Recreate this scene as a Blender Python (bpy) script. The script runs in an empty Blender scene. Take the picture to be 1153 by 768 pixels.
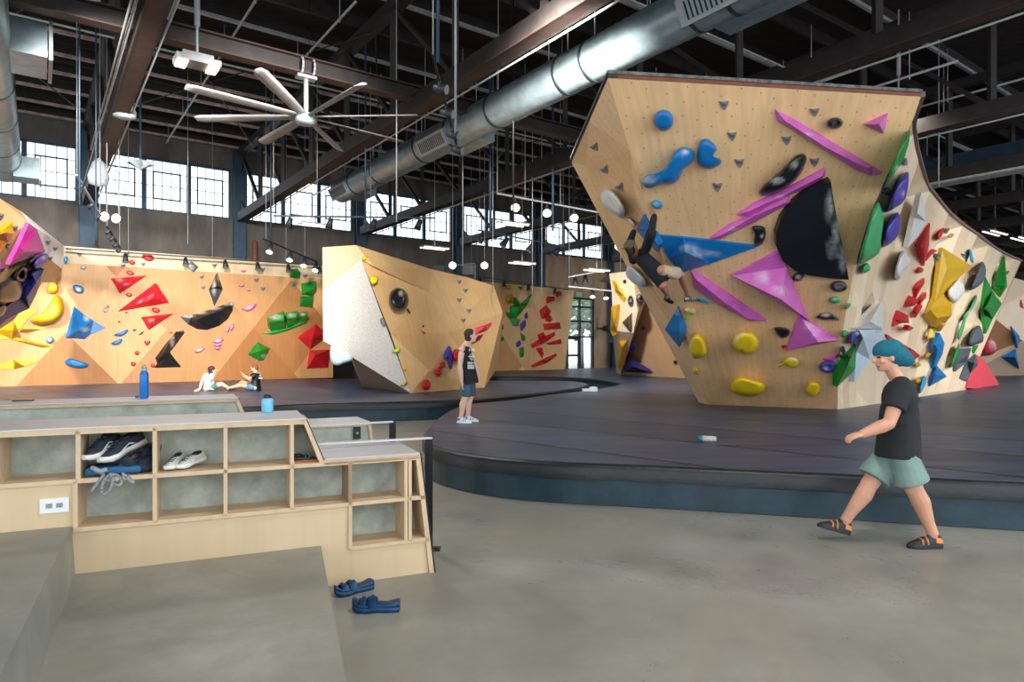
import bpy, bmesh, math, random
from mathutils import Vector as V, Matrix
from mathutils.bvhtree import BVHTree
from mathutils.geometry import delaunay_2d_cdt
sc = bpy.context.scene
C = sc.collection
random.seed(7)
# ------------------------------------------------------------------ camera, sky, exposure
F = 740.0; CX = 576.5; HY = 392.0; CH = 1.65
cam = bpy.data.objects.new('camera', bpy.data.cameras.new('camera')); C.objects.link(cam)
cam.location = (0, 0, CH); cam.rotation_euler = (math.pi/2, 0, 0)
cam.data.sensor_width = 36; cam.data.lens = F/1153*36; cam.data.shift_y = (HY-384)/1153
cam.data.clip_end = 400
sc.camera = cam
sc.view_settings.view_transform = 'Standard'; sc.view_settings.look = 'None'
sc.view_settings.gamma = 1; sc.view_settings.use_curve_mapping = False
sc.view_settings.exposure = 0.38
sc.cycles.use_denoising = True
sc.cycles.max_bounces = 6; sc.cycles.diffuse_bounces = 3; sc.cycles.glossy_bounces = 3
sc.cycles.transparent_max_bounces = 12; sc.cycles.sample_clamp_indirect = 4
w = bpy.data.worlds.new('World'); sc.world = w; w.use_nodes = True
bg = w.node_tree.nodes['Background']; bg.inputs[0].default_value = (0.86, 0.93, 1.0, 1); bg.inputs[1].default_value = 2.2
U2 = V((.8106, .5857)); V2 = V((-.5857, .8106))      # building axes on plan: along the window wall, towards it
ANG = math.atan2(U2.y, U2.x)
def B(s, w_, z): p = U2*s + V2*w_; return V((p.x, p.y, z))
def area(name, loc, size, power, col=(1, .93, .82), rot=(0, 0, 0), spread=None, sy=None):
    l = bpy.data.lights.new(name, 'AREA'); l.energy = power; l.color = col; l.size = size
    if sy: l.shape = 'RECTANGLE'; l.size_y = sy
    if spread: l.spread = spread
    o = bpy.data.objects.new(name, l); o.location = loc; o.rotation_euler = rot; C.objects.link(o); return o
ADDED_HIGHBAYS = [(2, 3, 8.2), (9, 3, 8.2), (16, 6, 8.2), (3, -4, 8.2), (10, -4, 8.2), (4.5, 20.5, 8.0), (10, 17, 8.0), (18, 14, 8.0), (-4, 10, 8.0), (-13, 8, 8.2)]  # unseen high-bay lamps added to light the hall
HB_POWER = 110
# unseen fill lights added to brighten the far walls: (x, y, z), aim, power
FILL_LIGHTS = [((-12.5, 8.5, 6.9), (-.25, 1, -.38), 330), ((-6.2, 9.3, 6.8), (-.35, 1, -.36), 310), ((-1.5, 9.3, 6.9), (-.75, 1, -.4), 220), ((.3, 9.3, 6.9), (.3, 1, -.25), 380), ((13.5, 7, 6.9), (.1, 1, -.4), 120)]
# ------------------------------------------------------------------ helpers
def lin(c): return tuple(((x/255)/12.92 if x/255 <= .04045 else ((x/255+.055)/1.055)**2.4) for x in c)
def W(px, py, z):
    y = F*(z-CH)/(HY-py); return V(((px-CX)/F*y, y, z))
def P(px, py, Y): return V(((px-CX)/F*Y, Y, CH+(HY-py)/F*Y))
def ray(px, py): return V(((px-CX)/F, 1, (HY-py)/F)).normalized()
CAM = V((0, 0, CH))
def crop(x0, y0, s): return lambda *pts: [(x0+p[0]/s, y0+p[1]/s) + tuple(p[2:]) for p in pts]
MATS = {}
def nd(nt, t, **k):
    n = nt.nodes.new(t)
    for a, b in k.items(): setattr(n, a, b)
    return n
def mat(name, c, rough=.6, metal=0, var=.12, scale=6, c2=None, bump=0, chalk=False, emit=None, stretch=None, spec=.5, coat=0):
    if name in MATS: return MATS[name]
    m = bpy.data.materials.new(name); m.use_nodes = True; nt = m.node_tree; b = nt.nodes['Principled BSDF']; L = nt.links.new
    b.inputs['Roughness'].default_value = rough; b.inputs['Metallic'].default_value = metal
    b.inputs['Specular IOR Level'].default_value = spec
    if coat: b.inputs['Coat Weight'].default_value = coat
    tc = nd(nt, 'ShaderNodeTexCoord'); mp = nd(nt, 'ShaderNodeMapping'); L(tc.outputs['Object'], mp.inputs[0])
    if stretch: mp.inputs['Scale'].default_value = stretch
    nz = nd(nt, 'ShaderNodeTexNoise'); nz.inputs['Scale'].default_value = scale; nz.inputs['Detail'].default_value = 5; nz.inputs['Roughness'].default_value = .6
    L(mp.outputs[0], nz.inputs['Vector'])
    rp = nd(nt, 'ShaderNodeValToRGB'); L(nz.outputs[0], rp.inputs[0])
    l = lin(c); l2 = lin(c2) if c2 else tuple(x*(1-var*2) for x in l); l1 = l if c2 else tuple(min(1, x*(1+var)) for x in l)
    rp.color_ramp.elements[0].position = .32; rp.color_ramp.elements[1].position = .68
    rp.color_ramp.elements[0].color = (*l2, 1); rp.color_ramp.elements[1].color = (*l1, 1)
    out = rp.outputs[0]
    if chalk:
        at = nd(nt, 'ShaderNodeAttribute'); at.attribute_name = 'chalk'
        n2 = nd(nt, 'ShaderNodeTexNoise'); n2.inputs['Scale'].default_value = 9; n2.inputs['Detail'].default_value = 6; L(tc.outputs['Object'], n2.inputs['Vector'])
        ad = nd(nt, 'ShaderNodeMath', operation='MULTIPLY_ADD'); L(n2.outputs[0], ad.inputs[0]); ad.inputs[1].default_value = 1.4; ad.inputs[2].default_value = -.25
        mu = nd(nt, 'ShaderNodeMath', operation='MULTIPLY'); mu.use_clamp = True; L(ad.outputs[0], mu.inputs[0]); L(at.outputs['Fac'], mu.inputs[1])
        mx = nd(nt, 'ShaderNodeMix', data_type='RGBA'); L(mu.outputs[0], mx.inputs[0]); L(out, mx.inputs[6]); mx.inputs[7].default_value = (*lin((232, 230, 228)), 1)
        out = mx.outputs[2]
    L(out, b.inputs['Base Color'])
    if bump:
        bp = nd(nt, 'ShaderNodeBump'); bp.inputs['Strength'].default_value = bump; bp.inputs['Distance'].default_value = .02
        L(nz.outputs[0], bp.inputs['Height']); L(bp.outputs[0], b.inputs['Normal'])
    if emit:
        b.inputs['Emission Color'].default_value = (*lin(emit[0]), 1); b.inputs['Emission Strength'].default_value = emit[1]
    MATS[name] = m; return m
def plymat(name, c1, c2, diamond=0, nuts=False, grain=.5, rough=.5):
    if name in MATS: return MATS[name]
    m = bpy.data.materials.new(name); m.use_nodes = True; nt = m.node_tree; b = nt.nodes['Principled BSDF']; L = nt.links.new
    b.inputs['Roughness'].default_value = rough; b.inputs['Specular IOR Level'].default_value = .35
    uv = nd(nt, 'ShaderNodeUVMap'); at = nd(nt, 'ShaderNodeAttribute'); at.attribute_name = 'tint'
    fac = at.outputs['Fac']
    ang = math.radians(43)
    if diamond:
        mp = nd(nt, 'ShaderNodeMapping'); mp.inputs['Rotation'].default_value = (0, 0, ang); mp.inputs['Scale'].default_value = (1/diamond, 1/diamond*.8, 1)
        mp.inputs['Location'].default_value = (.3, .15, 0)
        L(uv.outputs[0], mp.inputs[0])
        fl = nd(nt, 'ShaderNodeVectorMath', operation='FLOOR'); L(mp.outputs[0], fl.inputs[0])
        wn = nd(nt, 'ShaderNodeTexWhiteNoise', noise_dimensions='2D'); L(fl.outputs[0], wn.inputs[0])
        ad = nd(nt, 'ShaderNodeMath', operation='ADD'); ad.use_clamp = True; L(wn.outputs[0], ad.inputs[0]); L(fac, ad.inputs[1]); fac = ad.outputs[0]
    mx = nd(nt, 'ShaderNodeMix', data_type='RGBA'); L(fac, mx.inputs[0]); mx.inputs[6].default_value = (*lin(c1), 1); mx.inputs[7].default_value = (*lin(c2), 1)
    m2 = nd(nt, 'ShaderNodeMapping'); m2.inputs['Scale'].default_value = (9, .9, 1); m2.inputs['Rotation'].default_value = (0, 0, .75); L(uv.outputs[0], m2.inputs[0])
    nz = nd(nt, 'ShaderNodeTexNoise'); nz.inputs['Scale'].default_value = 1.2; nz.inputs['Detail'].default_value = 6; nz.inputs['Distortion'].default_value = .6; L(m2.outputs[0], nz.inputs['Vector'])
    nb = nd(nt, 'ShaderNodeTexNoise'); nb.inputs['Scale'].default_value = .9; nb.inputs['Detail'].default_value = 4; L(uv.outputs[0], nb.inputs['Vector'])
    sm = nd(nt, 'ShaderNodeMath', operation='ADD'); L(nz.outputs[0], sm.inputs[0]); L(nb.outputs[0], sm.inputs[1])
    mr = nd(nt, 'ShaderNodeMapRange'); mr.inputs[1].default_value = .6; mr.inputs[2].default_value = 1.4; mr.inputs[3].default_value = 1-.3*grain; mr.inputs[4].default_value = 1+.16*grain; L(sm.outputs[0], mr.inputs[0])
    mu = nd(nt, 'ShaderNodeVectorMath', operation='SCALE'); L(mx.outputs[2], mu.inputs[0]); L(mr.outputs[0], mu.inputs['Scale'])
    out = mu.outputs[0]
    if nuts:
        m3 = nd(nt, 'ShaderNodeMapping'); m3.inputs['Scale'].default_value = (4.6, 4.6, 1); m3.inputs['Rotation'].default_value = (0, 0, .3); L(uv.outputs[0], m3.inputs[0])
        vo = nd(nt, 'ShaderNodeTexVoronoi', feature='F1', voronoi_dimensions='2D'); vo.inputs['Scale'].default_value = 1; vo.inputs['Randomness'].default_value = .22; L(m3.outputs[0], vo.inputs['Vector'])
        lt = nd(nt, 'ShaderNodeMath', operation='LESS_THAN'); L(vo.outputs['Distance'], lt.inputs[0]); lt.inputs[1].default_value = .06
        m4 = nd(nt, 'ShaderNodeMix', data_type='RGBA'); f4 = nd(nt, 'ShaderNodeMath', operation='MULTIPLY'); L(lt.outputs[0], f4.inputs[0]); f4.inputs[1].default_value = .42
        L(f4.outputs[0], m4.inputs[0]); L(out, m4.inputs[6]); m4.inputs[7].default_value = (*lin((70, 50, 35)), 1); out = m4.outputs[2]
    L(out, b.inputs['Base Color']); MATS[name] = m; return m
class MB:
    def __init__(s): s.v = []; s.f = []; s.mi = []; s.sm = []; s.uv = {}; s.tint = []; s.ck = {}
    def add(s, vs, fs, mi=0, sm=False, tint=0.):
        o = len(s.v); s.v += [V(p) for p in vs]
        for f in fs: s.f.append([o+i for i in f]); s.mi.append(mi); s.sm.append(sm); s.tint.append(tint)
        return o
    def box(s, c, d, ax=None, mi=0, sm=False):
        c = V(c); X, Y, Z = ax if ax else (V((1, 0, 0)), V((0, 1, 0)), V((0, 0, 1)))
        vs = [c+X*(d[0]/2*i)+Y*(d[1]/2*j)+Z*(d[2]/2*k) for i in (-1, 1) for j in (-1, 1) for k in (-1, 1)]
        s.add(vs, [(0, 1, 3, 2), (4, 6, 7, 5), (0, 4, 5, 1), (2, 3, 7, 6), (0, 2, 6, 4), (1, 5, 7, 3)], mi, sm)
    def beam(s, a, b, wd, h, mi=0, up=(0, 0, 1)):
        a = V(a); b = V(b); d = b-a; L = d.length; d.normalize(); up = V(up)
        if abs(d.dot(up)) > .98: up = V((1, 0, 0))
        sd = d.cross(up).normalized(); u = sd.cross(d).normalized()
        s.box((a+b)/2, (L, wd, h), (d, sd, u), mi)
    def cyl(s, a, b, r, r2=None, n=10, mi=0, caps=True, sm=True, rib=0):
        a = V(a); b = V(b); r2 = r if r2 is None else r2; d = (b-a).normalized()
        x = d.orthogonal().normalized(); y = d.cross(x); vs = []
        for q, rr in ((a, r), (b, r2)):
            for i in range(n): t = 2*math.pi*i/n; vs.append(q+x*(math.cos(t)*rr)+y*(math.sin(t)*rr))
        o = s.add(vs, [(i, (i+1) % n, n+(i+1) % n, n+i) for i in range(n)], mi, sm)
        if caps: s.f += [[o+i for i in range(n)][::-1], [o+n+i for i in range(n)]]; s.mi += [mi]*2; s.sm += [False]*2; s.tint += [0]*2
    def tube(s, pts, r, n=8, mi=0):
        for a, b in zip(pts[:-1], pts[1:]): s.cyl(a, b, r, n=n, mi=mi)
        for p in pts[1:-1]: s.ell(p, (r, r, r), n=n, mi=mi)
    def ell(s, c, r, ax=None, n=12, mi=0):
        c = V(c); X, Y, Z = ax if ax else (V((1, 0, 0)), V((0, 1, 0)), V((0, 0, 1))); m = max(4, n//2); vs = []
        for j in range(1, m):
            p = math.pi*j/m
            for i in range(n): t = 2*math.pi*i/n; vs.append(c+X*(r[0]*math.sin(p)*math.cos(t))+Y*(r[1]*math.sin(p)*math.sin(t))+Z*(r[2]*math.cos(p)))
        vs += [c+Z*r[2], c-Z*r[2]]; T = len(vs)-2; fs = []
        for j in range(m-2):
            for i in range(n): k = (i+1) % n; fs.append((j*n+i, (j+1)*n+i, (j+1)*n+k, j*n+k))
        for i in range(n): k = (i+1) % n; fs.append((T, i, k)); fs.append((T+1, (m-2)*n+k, (m-2)*n+i))
        s.add(vs, fs, mi, True)
    def lathe(s, base, prof, n=20, mi=0, ax=None):
        base = V(base); X, Y, Z = ax if ax else (V((1, 0, 0)), V((0, 1, 0)), V((0, 0, 1))); vs = []
        for r, z in prof:
            for i in range(n): t = 2*math.pi*i/n; vs.append(base+X*(r*math.cos(t))+Y*(r*math.sin(t))+Z*z)
        fs = []
        for j in range(len(prof)-1):
            for i in range(n): k = (i+1) % n; fs.append((j*n+i, j*n+k, (j+1)*n+k, (j+1)*n+i))
        s.add(vs, fs, mi, True)
        s.add(vs[:n], [list(range(n))[::-1]], mi); s.add(vs[-n:], [list(range(n))], mi)
    def prism(s, pts, off, mi=0, mside=None):
        pts = [V(p) for p in pts]; off = V(off); n = len(pts)
        o = s.add(pts+[p+off for p in pts], [list(range(n))[::-1], [n+i for i in range(n)]], mi)
        for i in range(n): s.f.append([o+i, o+(i+1) % n, o+n+(i+1) % n, o+n+i]); s.mi.append(mi if mside is None else mside); s.sm.append(False); s.tint.append(0)
    def build(s, name, mats, parent=None, base=None, recalc=True, bevel=0):
        if not isinstance(mats, (list, tuple)): mats = [mats]
        me = bpy.data.meshes.new(name)
        if parent is not None: loc = V((0, 0, 0)) if base is None else V(base)
        xs = [p.x for p in s.v]; ys = [p.y for p in s.v]; zs = [p.z for p in s.v]
        loc = V(base) if base is not None else V(((min(xs)+max(xs))/2, (min(ys)+max(ys))/2, min(zs)))
        me.from_pydata([p-loc for p in s.v], [], s.f)
        for m in mats: me.materials.append(m)
        me.polygons.foreach_set('material_index', s.mi); me.polygons.foreach_set('use_smooth', s.sm)
        if any(s.tint):
            a = me.attributes.new('tint', 'FLOAT', 'FACE'); a.data.foreach_set('value', s.tint)
        if s.ck:
            a = me.attributes.new('chalk', 'FLOAT', 'POINT'); a.data.foreach_set('value', [s.ck.get(i, 0.) for i in range(len(s.v))])
        if s.uv:
            ul = me.uv_layers.new(name='UVMap')
            for p in me.polygons:
                for li in p.loop_indices:
                    q = s.uv.get((p.index, me.loops[li].vertex_index))
                    if q is None: q = s.uv.get(me.loops[li].vertex_index, (0, 0))
                    ul.data[li].uv = q
        if recalc:
            bm = bmesh.new(); bm.from_mesh(me); bmesh.ops.recalc_face_normals(bm, faces=bm.faces); bm.to_mesh(me); bm.free()
        o = bpy.data.objects.new(name, me); C.objects.link(o)
        if bevel:
            md = o.modifiers.new('b', 'BEVEL'); md.width = bevel; md.segments = 2; md.limit_method = 'ANGLE'
        if parent is not None: o.parent = parent; o.location = loc - world_loc(parent)
        else: o.location = loc
        return o
def world_loc(o):
    l = V(o.location)
    while o.parent: o = o.parent; l += V(o.location)
    return l
def tag(o, label, cat, group=None):
    o['label'] = label; o['category'] = cat
    if group: o['group'] = group
    return o
def thing(name, label, cat, loc, group=None):
    o = bpy.data.objects.new(name, None); o.location = loc; C.objects.link(o); o.empty_display_size = .1; return tag(o, label, cat, group)
def struct(o): o['kind'] = 'structure'; return o
def faceuv(mb):     # planar uv in metres per face
    for fi, f in enumerate(mb.f):
        a, b, c = [mb.v[i] for i in f[:3]]; n = (b-a).cross(c-a)
        if n.length < 1e-9: continue
        n.normalize(); t = V((0, 0, 1)).cross(n)
        t = t.normalized() if t.length > .05 else V((1, 0, 0)); q = n.cross(t)
        for i in f: mb.uv[(fi, i)] = (mb.v[i].dot(t), mb.v[i].dot(q))
# ------------------------------------------------------------------ materials
def concrete(name, cols, rough, sc_, spec=.5):
    m = mat(name, cols[0], rough, c2=cols[1], scale=sc_, bump=.03, spec=spec); nt = m.node_tree; L = nt.links.new; b = nt.nodes['Principled BSDF']
    src = b.inputs['Base Color'].links[0].from_socket; tc = [n for n in nt.nodes if n.type == 'TEX_COORD'][0]
    n1 = nd(nt, 'ShaderNodeTexNoise'); n1.inputs['Scale'].default_value = sc_*.35; n1.inputs['Detail'].default_value = 8; n1.inputs['Roughness'].default_value = .7; n1.inputs['Distortion'].default_value = 1.2; L(tc.outputs['Object'], n1.inputs['Vector'])
    r1 = nd(nt, 'ShaderNodeMapRange'); r1.inputs[1].default_value = .44; r1.inputs[2].default_value = .62; L(n1.outputs[0], r1.inputs[0])
    mx = nd(nt, 'ShaderNodeMix', data_type='RGBA'); L(r1.outputs[0], mx.inputs[0]); L(src, mx.inputs[6]); mx.inputs[7].default_value = (*lin(cols[2]), 1)
    n2 = nd(nt, 'ShaderNodeTexNoise'); n2.inputs['Scale'].default_value = sc_*1.1; n2.inputs['Detail'].default_value = 10; n2.inputs['Roughness'].default_value = .75; n2.inputs['Distortion'].default_value = .5; L(tc.outputs['Object'], n2.inputs['Vector'])
    r2 = nd(nt, 'ShaderNodeMapRange'); r2.inputs[1].default_value = .62; r2.inputs[2].default_value = .74; r2.inputs[4].default_value = .6; L(n2.outputs[0], r2.inputs[0])
    m2 = nd(nt, 'ShaderNodeMix', data_type='RGBA'); L(r2.outputs[0], m2.inputs[0]); L(mx.outputs[2], m2.inputs[6]); m2.inputs[7].default_value = (*lin(cols[3]), 1)
    L(m2.outputs[2], b.inputs['Base Color']); r3 = nd(nt, 'ShaderNodeMapRange'); L(n1.outputs[0], r3.inputs[0]); r3.inputs[1].default_value = .35; r3.inputs[2].default_value = .65; r3.inputs[3].default_value = rough-.1; r3.inputs[4].default_value = rough+.15; L(r3.outputs[0], b.inputs['Roughness']); return m
M_conc = concrete('polished_concrete', ((152, 154, 148), (124, 124, 118), (142, 139, 128), (92, 88, 80)), .34, 1.3)
M_step = concrete('step_concrete', ((158, 161, 154), (122, 126, 119), (144, 142, 132), (100, 105, 98)), .42, 2.0)
M_block = mat('pale_concrete', (190, 196, 184), .75, scale=5, c2=(140, 146, 136), bump=.15)
M_wall = mat('board_marked_concrete', (118, 109, 101), .85, scale=1.1, c2=(78, 75, 72), bump=.2, stretch=(1, 1, .35))
M_ply = plymat('birch_plywood', (244, 204, 154), (214, 160, 106), nuts=True, grain=.7)
M_plyd = plymat('birch_plywood_diamonds', (222, 176, 122), (166, 108, 58), diamond=2.1, grain=.7)
M_plyf = plymat('pale_plywood', (214, 190, 154), (192, 160, 118), grain=.35)
M_plyedge = mat('plywood_edge', (214, 186, 150), .6, scale=14, var=.06)
M_plyin = mat('plywood_inside', (212, 186, 152), .6, scale=8, var=.06, stretch=(1, 4, 1))
M_white = mat('speckled_white_texture', (206, 202, 195), .8, scale=30, c2=(176, 170, 162))
M_metaltop = mat('brushed_metal_top', (205, 206, 212), .38, .3, scale=3, var=.04)
M_matt = None
M_skirt = mat('dark_teal_vinyl', (38, 62, 74), .32, scale=3, var=.18, bump=.3)
M_flap = mat('black_vinyl_edge', (24, 28, 34), .42, scale=5, var=.2, bump=.5)
M_steel = mat('dark_painted_steel', (46, 40, 38), .6, .1, scale=4, var=.2)
M_steelb = mat('brown_primed_steel', (70, 48, 39), .6, .1, scale=4, var=.2)
M_blue = mat('blue_grey_steel', (50, 74, 92), .55, .1, scale=3, var=.12)
M_purlin = mat('pinkish_lit_flange', (190, 160, 150), .55, .15, scale=5, var=.2)  # light on the flanges put into the colour, brighter than the web
M_deck = mat('dark_timber_deck', (40, 26, 21), .85, scale=2.5, var=.35, stretch=(.4, 3, 1))
M_galv = mat('galvanised_spiral_duct', (158, 176, 182), .34, .5, scale=4, var=.12)
M_galvd = mat('duct_joint_band', (70, 80, 84), .4, .7)
M_alu = mat('grey_aluminium', (168, 172, 174), .4, .3, var=.06)
M_rod = mat('pale_conduit', (176, 178, 176), .45, .3)
M_pgrey = mat('pale_grey_plastic', (170, 178, 182), .5)
M_black = mat('satin_black', (20, 21, 24), .4)
M_lamp = mat('lit_lamp', (255, 240, 215), .5, emit=((255, 226, 180), 9))
M_tube = mat('lit_tube', (255, 250, 240), .5, emit=((255, 240, 215), 2.2))
# ------------------------------------------------------------------ the building
def floor_mat():
    m = bpy.data.materials.new('charcoal_matting'); m.use_nodes = True; nt = m.node_tree; b = nt.nodes['Principled BSDF']; L = nt.links.new
    b.inputs['Roughness'].default_value = .4; b.inputs['Specular IOR Level'].default_value = .6
    ge = nd(nt, 'ShaderNodeNewGeometry')
    dt = nd(nt, 'ShaderNodeVectorMath', operation='DOT_PRODUCT'); L(ge.outputs['Position'], dt.inputs[0]); dt.inputs[1].default_value = (.68, .73, 0)
    a1 = nd(nt, 'ShaderNodeMath', operation='MULTIPLY_ADD'); L(dt.outputs['Value'], a1.inputs[0]); a1.inputs[1].default_value = 1/1.5; a1.inputs[2].default_value = -6.2/1.5
    fr = nd(nt, 'ShaderNodeMath', operation='FRACT'); L(a1.outputs[0], fr.inputs[0])
    lt = nd(nt, 'ShaderNodeMath', operation='LESS_THAN'); L(fr.outputs[0], lt.inputs[0]); lt.inputs[1].default_value = .05
    fl = nd(nt, 'ShaderNodeMath', operation='FLOOR'); L(a1.outputs[0], fl.inputs[0])
    wn = nd(nt, 'ShaderNodeTexWhiteNoise', noise_dimensions='1D'); L(fl.outputs[0], wn.inputs['W'])
    mp = nd(nt, 'ShaderNodeMapping'); mp.inputs['Rotation'].default_value = (0, 0, math.radians(43)); mp.inputs['Scale'].default_value = (.5, 5, 1); L(ge.outputs['Position'], mp.inputs[0])
    nz = nd(nt, 'ShaderNodeTexNoise'); nz.inputs['Scale'].default_value = 1.2; nz.inputs['Detail'].default_value = 8; L(mp.outputs[0], nz.inputs['Vector'])
    ad = nd(nt, 'ShaderNodeMath', operation='MULTIPLY_ADD'); L(wn.outputs[0], ad.inputs[0]); ad.inputs[1].default_value = .25; L(nz.outputs[0], ad.inputs[2])
    rp = nd(nt, 'ShaderNodeValToRGB'); L(ad.outputs[0], rp.inputs[0]); e = rp.color_ramp.elements
    e[0].position = .3; e[1].position = .95; e[0].color = (*lin((30, 41, 60)), 1); e[1].color = (*lin((70, 88, 120)), 1)
    mx = nd(nt, 'ShaderNodeMix', data_type='RGBA'); L(lt.outputs[0], mx.inputs[0]); L(rp.outputs[0], mx.inputs[6]); mx.inputs[7].default_value = (*lin((8, 9, 13)), 1)
    n2 = nd(nt, 'ShaderNodeTexNoise'); n2.inputs['Scale'].default_value = 5; n2.inputs['Detail'].default_value = 8; n2.inputs['Roughness'].default_value = .8; L(ge.outputs['Position'], n2.inputs['Vector'])
    r2 = nd(nt, 'ShaderNodeMapRange'); r2.inputs[1].default_value = .68; r2.inputs[2].default_value = .8; r2.inputs[4].default_value = .35; L(n2.outputs[0], r2.inputs[0])
    m2 = nd(nt, 'ShaderNodeMix', data_type='RGBA'); L(r2.outputs[0], m2.inputs[0]); L(mx.outputs[2], m2.inputs[6]); m2.inputs[7].default_value = (*lin((150, 156, 170)), 1)
    L(m2.outputs[2], b.inputs['Base Color']); return m
M_matt = floor_mat()
mb = MB(); mb.prism([(-32, -6, -.2), (60, -6, -.2), (75, 60, -.2), (10, 75, -.2), (-40, 30, -.2)], (0, 0, .2)); o = mb.build('floor', M_conc); struct(o)
WC = 30.4
s0 = 1.57; BAY = 5.59
UX = V((U2.x, U2.y, 0)); VX = V((V2.x, V2.y, 0)); ZX = V((0, 0, 1)); AX = (UX, VX, ZX)
SEND = 78
DOOR_S = None
def s_at(px, c):
    t = (px-CX)/F; return c*(.8106*t+.5857)/(.8106-.5857*t)
d0 = s_at(637.5, WC); d1 = s_at(669, WC)
mb = MB()
def seg(a, b, z0, z1, dpt=.35): mb.box(B((a+b)/2, WC+dpt/2, (z0+z1)/2), (b-a, dpt, z1-z0), AX)
seg(-24, d0, 0, 7.26); seg(d1, SEND, 0, 7.26); seg(d0, d1, 4.75, 7.26); seg(-24, SEND, 9.45, 10.7)
for k in range(-3, 10): seg(s0+BAY*k-.3, s0+BAY*k+.3, 7.26, 9.45)
seg(s0+BAY*9+.3, SEND, 7.26, 9.45)
struct(mb.build('wall_back', M_wall))
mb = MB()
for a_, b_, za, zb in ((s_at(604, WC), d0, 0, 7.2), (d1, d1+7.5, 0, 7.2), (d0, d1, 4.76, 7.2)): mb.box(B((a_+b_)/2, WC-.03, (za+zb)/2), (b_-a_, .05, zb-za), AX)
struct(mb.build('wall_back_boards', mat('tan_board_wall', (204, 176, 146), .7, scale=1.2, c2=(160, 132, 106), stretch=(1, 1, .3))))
mb = MB(); mb.box(B(SEND+.2, 10, 5.4), (.4, 62, 10.8), AX); struct(mb.build('wall_right', M_wall))
mb = MB(); mb.box(B((SEND-24)/2, 11, 10.8), (SEND+24, 40, .2), AX); struct(mb.build('ceiling', M_deck))
# glass
gm = bpy.data.materials.new('clear_window_glass'); gm.use_nodes = True; nt = gm.node_tree; nt.nodes.remove(nt.nodes['Principled BSDF'])
tr = nd(nt, 'ShaderNodeBsdfTransparent'); tr.inputs[0].default_value = (.93, .95, .96, 1); gl = nd(nt, 'ShaderNodeBsdfGlossy'); gl.inputs['Roughness'].default_value = .1
mx = nd(nt, 'ShaderNodeMixShader'); mx.inputs[0].default_value = .05; nt.links.new(tr.outputs[0], mx.inputs[1]); nt.links.new(gl.outputs[0], mx.inputs[2])
nt.links.new(mx.outputs[0], nt.nodes['Material Output'].inputs[0]); M_glass = gm
M_mull = mat('window_mullion', (60, 84, 104), .5); M_thin = mat('thin_glazing_bar', (96, 112, 128), .5); M_sash = mat('opening_sash_bar', (24, 30, 50), .5)
wi = 0
for k in range(-2, 9):
    a = s0+BAY*k+.3; b = a+BAY-.6; pw = (b-a)/3
    for j in range(3):
        wi += 1; x0 = a+pw*j; x1 = x0+pw; zc = (7.26+9.45)/2
        mb = MB()
        for xx in (x0+.04, x1-.04): mb.box(B(xx, WC+.12, zc), (.09, .12, 2.19), AX)
        for zz in (7.3, 9.41): mb.box(B((x0+x1)/2, WC+.12, zz), (pw, .12, .09), AX)
        fo = struct(mb.build('window_%d' % wi, M_mull))
        mb = MB()
        for q in range(1, 5): mb.box(B(x0+pw*q/5, WC+.12, zc), (.03, .02, 2.1), AX)
        for q in range(1, 4): mb.box(B((x0+x1)/2, WC+.12, 7.26+2.19*q/4), (pw-.1, .02, .028), AX)
        mb.build('glazing_bars', M_thin, fo)
        mb = MB(); u0, u1, v0, v1 = x0+pw*.2, x0+pw*.8, 7.26+2.19*.25, 7.26+2.19*.75
        for xx in (u0, u1): mb.box(B(xx, WC+.09, (v0+v1)/2), (.055, .05, v1-v0+.04), AX)
        for zz in (v0, v1): mb.box(B((u0+u1)/2, WC+.09, zz), (u1-u0, .05, .055), AX)
        mb.build('opening_sash', M_sash, fo)
        mb = MB(); mb.box(B((x0+x1)/2, WC+.14, zc), (pw-.1, .012, 2.1), AX); mb.build('pane', M_glass, fo)
# glazed door
M_dfr = mat('dark_green_door_frame', (26, 40, 42), .5)
fo = MB(); dw = d1-d0; zt = 4.75
for xx in (d0+.06, d0+dw*.5, d1-.06): fo.box(B(xx, WC+.1, zt/2), (.11, .12, zt), AX)
for zz in (.05, 2.35, 3.3, 4.2, zt-.05): fo.box(B((d0+d1)/2, WC+.1, zz), (dw, .12, .1), AX)
do = struct(fo.build('door_1', M_dfr))
mb = MB()
for xx in (d0+dw*.06, d0+dw*.46): mb.box(B(xx, WC+.06, 1.2), (.16, .06, 2.2), AX)
for zz in (.3, 1.2, 2.24): mb.box(B(d0+dw*.26, WC+.06, zz), (dw*.4, .06, .14), AX)
mb.build('door_leaf', M_dfr, do)
mb = MB(); mb.box(B((d0+d1)/2, WC+.14, zt/2), (dw, .012, zt-.1), AX); mb.build('pane', M_glass, do)
# pilaster columns
for k in range(-1, 9):
    s = s0+BAY*k; mb = MB()
    mb.box(B(s, WC-.28, 5.1), (.5, .05, 10.2), AX); mb.box(B(s, WC-.03, 5.1), (.5, .05, 10.2), AX); mb.box(B(s, WC-.16, 5.1), (.06, .22, 10.2), AX)
    o = mb.build('steel_column', M_blue)  # blue cast of the window glare is put into the column colour
    tag(o, ['haze-blue steel column beyond the left edge of the windows', 'haze-blue steel column behind the leftmost truss and grey horn', 'haze-blue steel column between the fan and the left window group', 'haze-blue steel column behind the end of the big duct',
            'blue-grey steel column above the textured boulder\'s right shoulder', 'haze-blue steel column in line with the three glowing spotlights', 'haze-blue steel column nearest the left edge of the central boulder'][k+1] if k < 6 else 'haze-blue steel column hidden far along the window wall', 'column', 'steel columns along the window wall')
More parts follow.
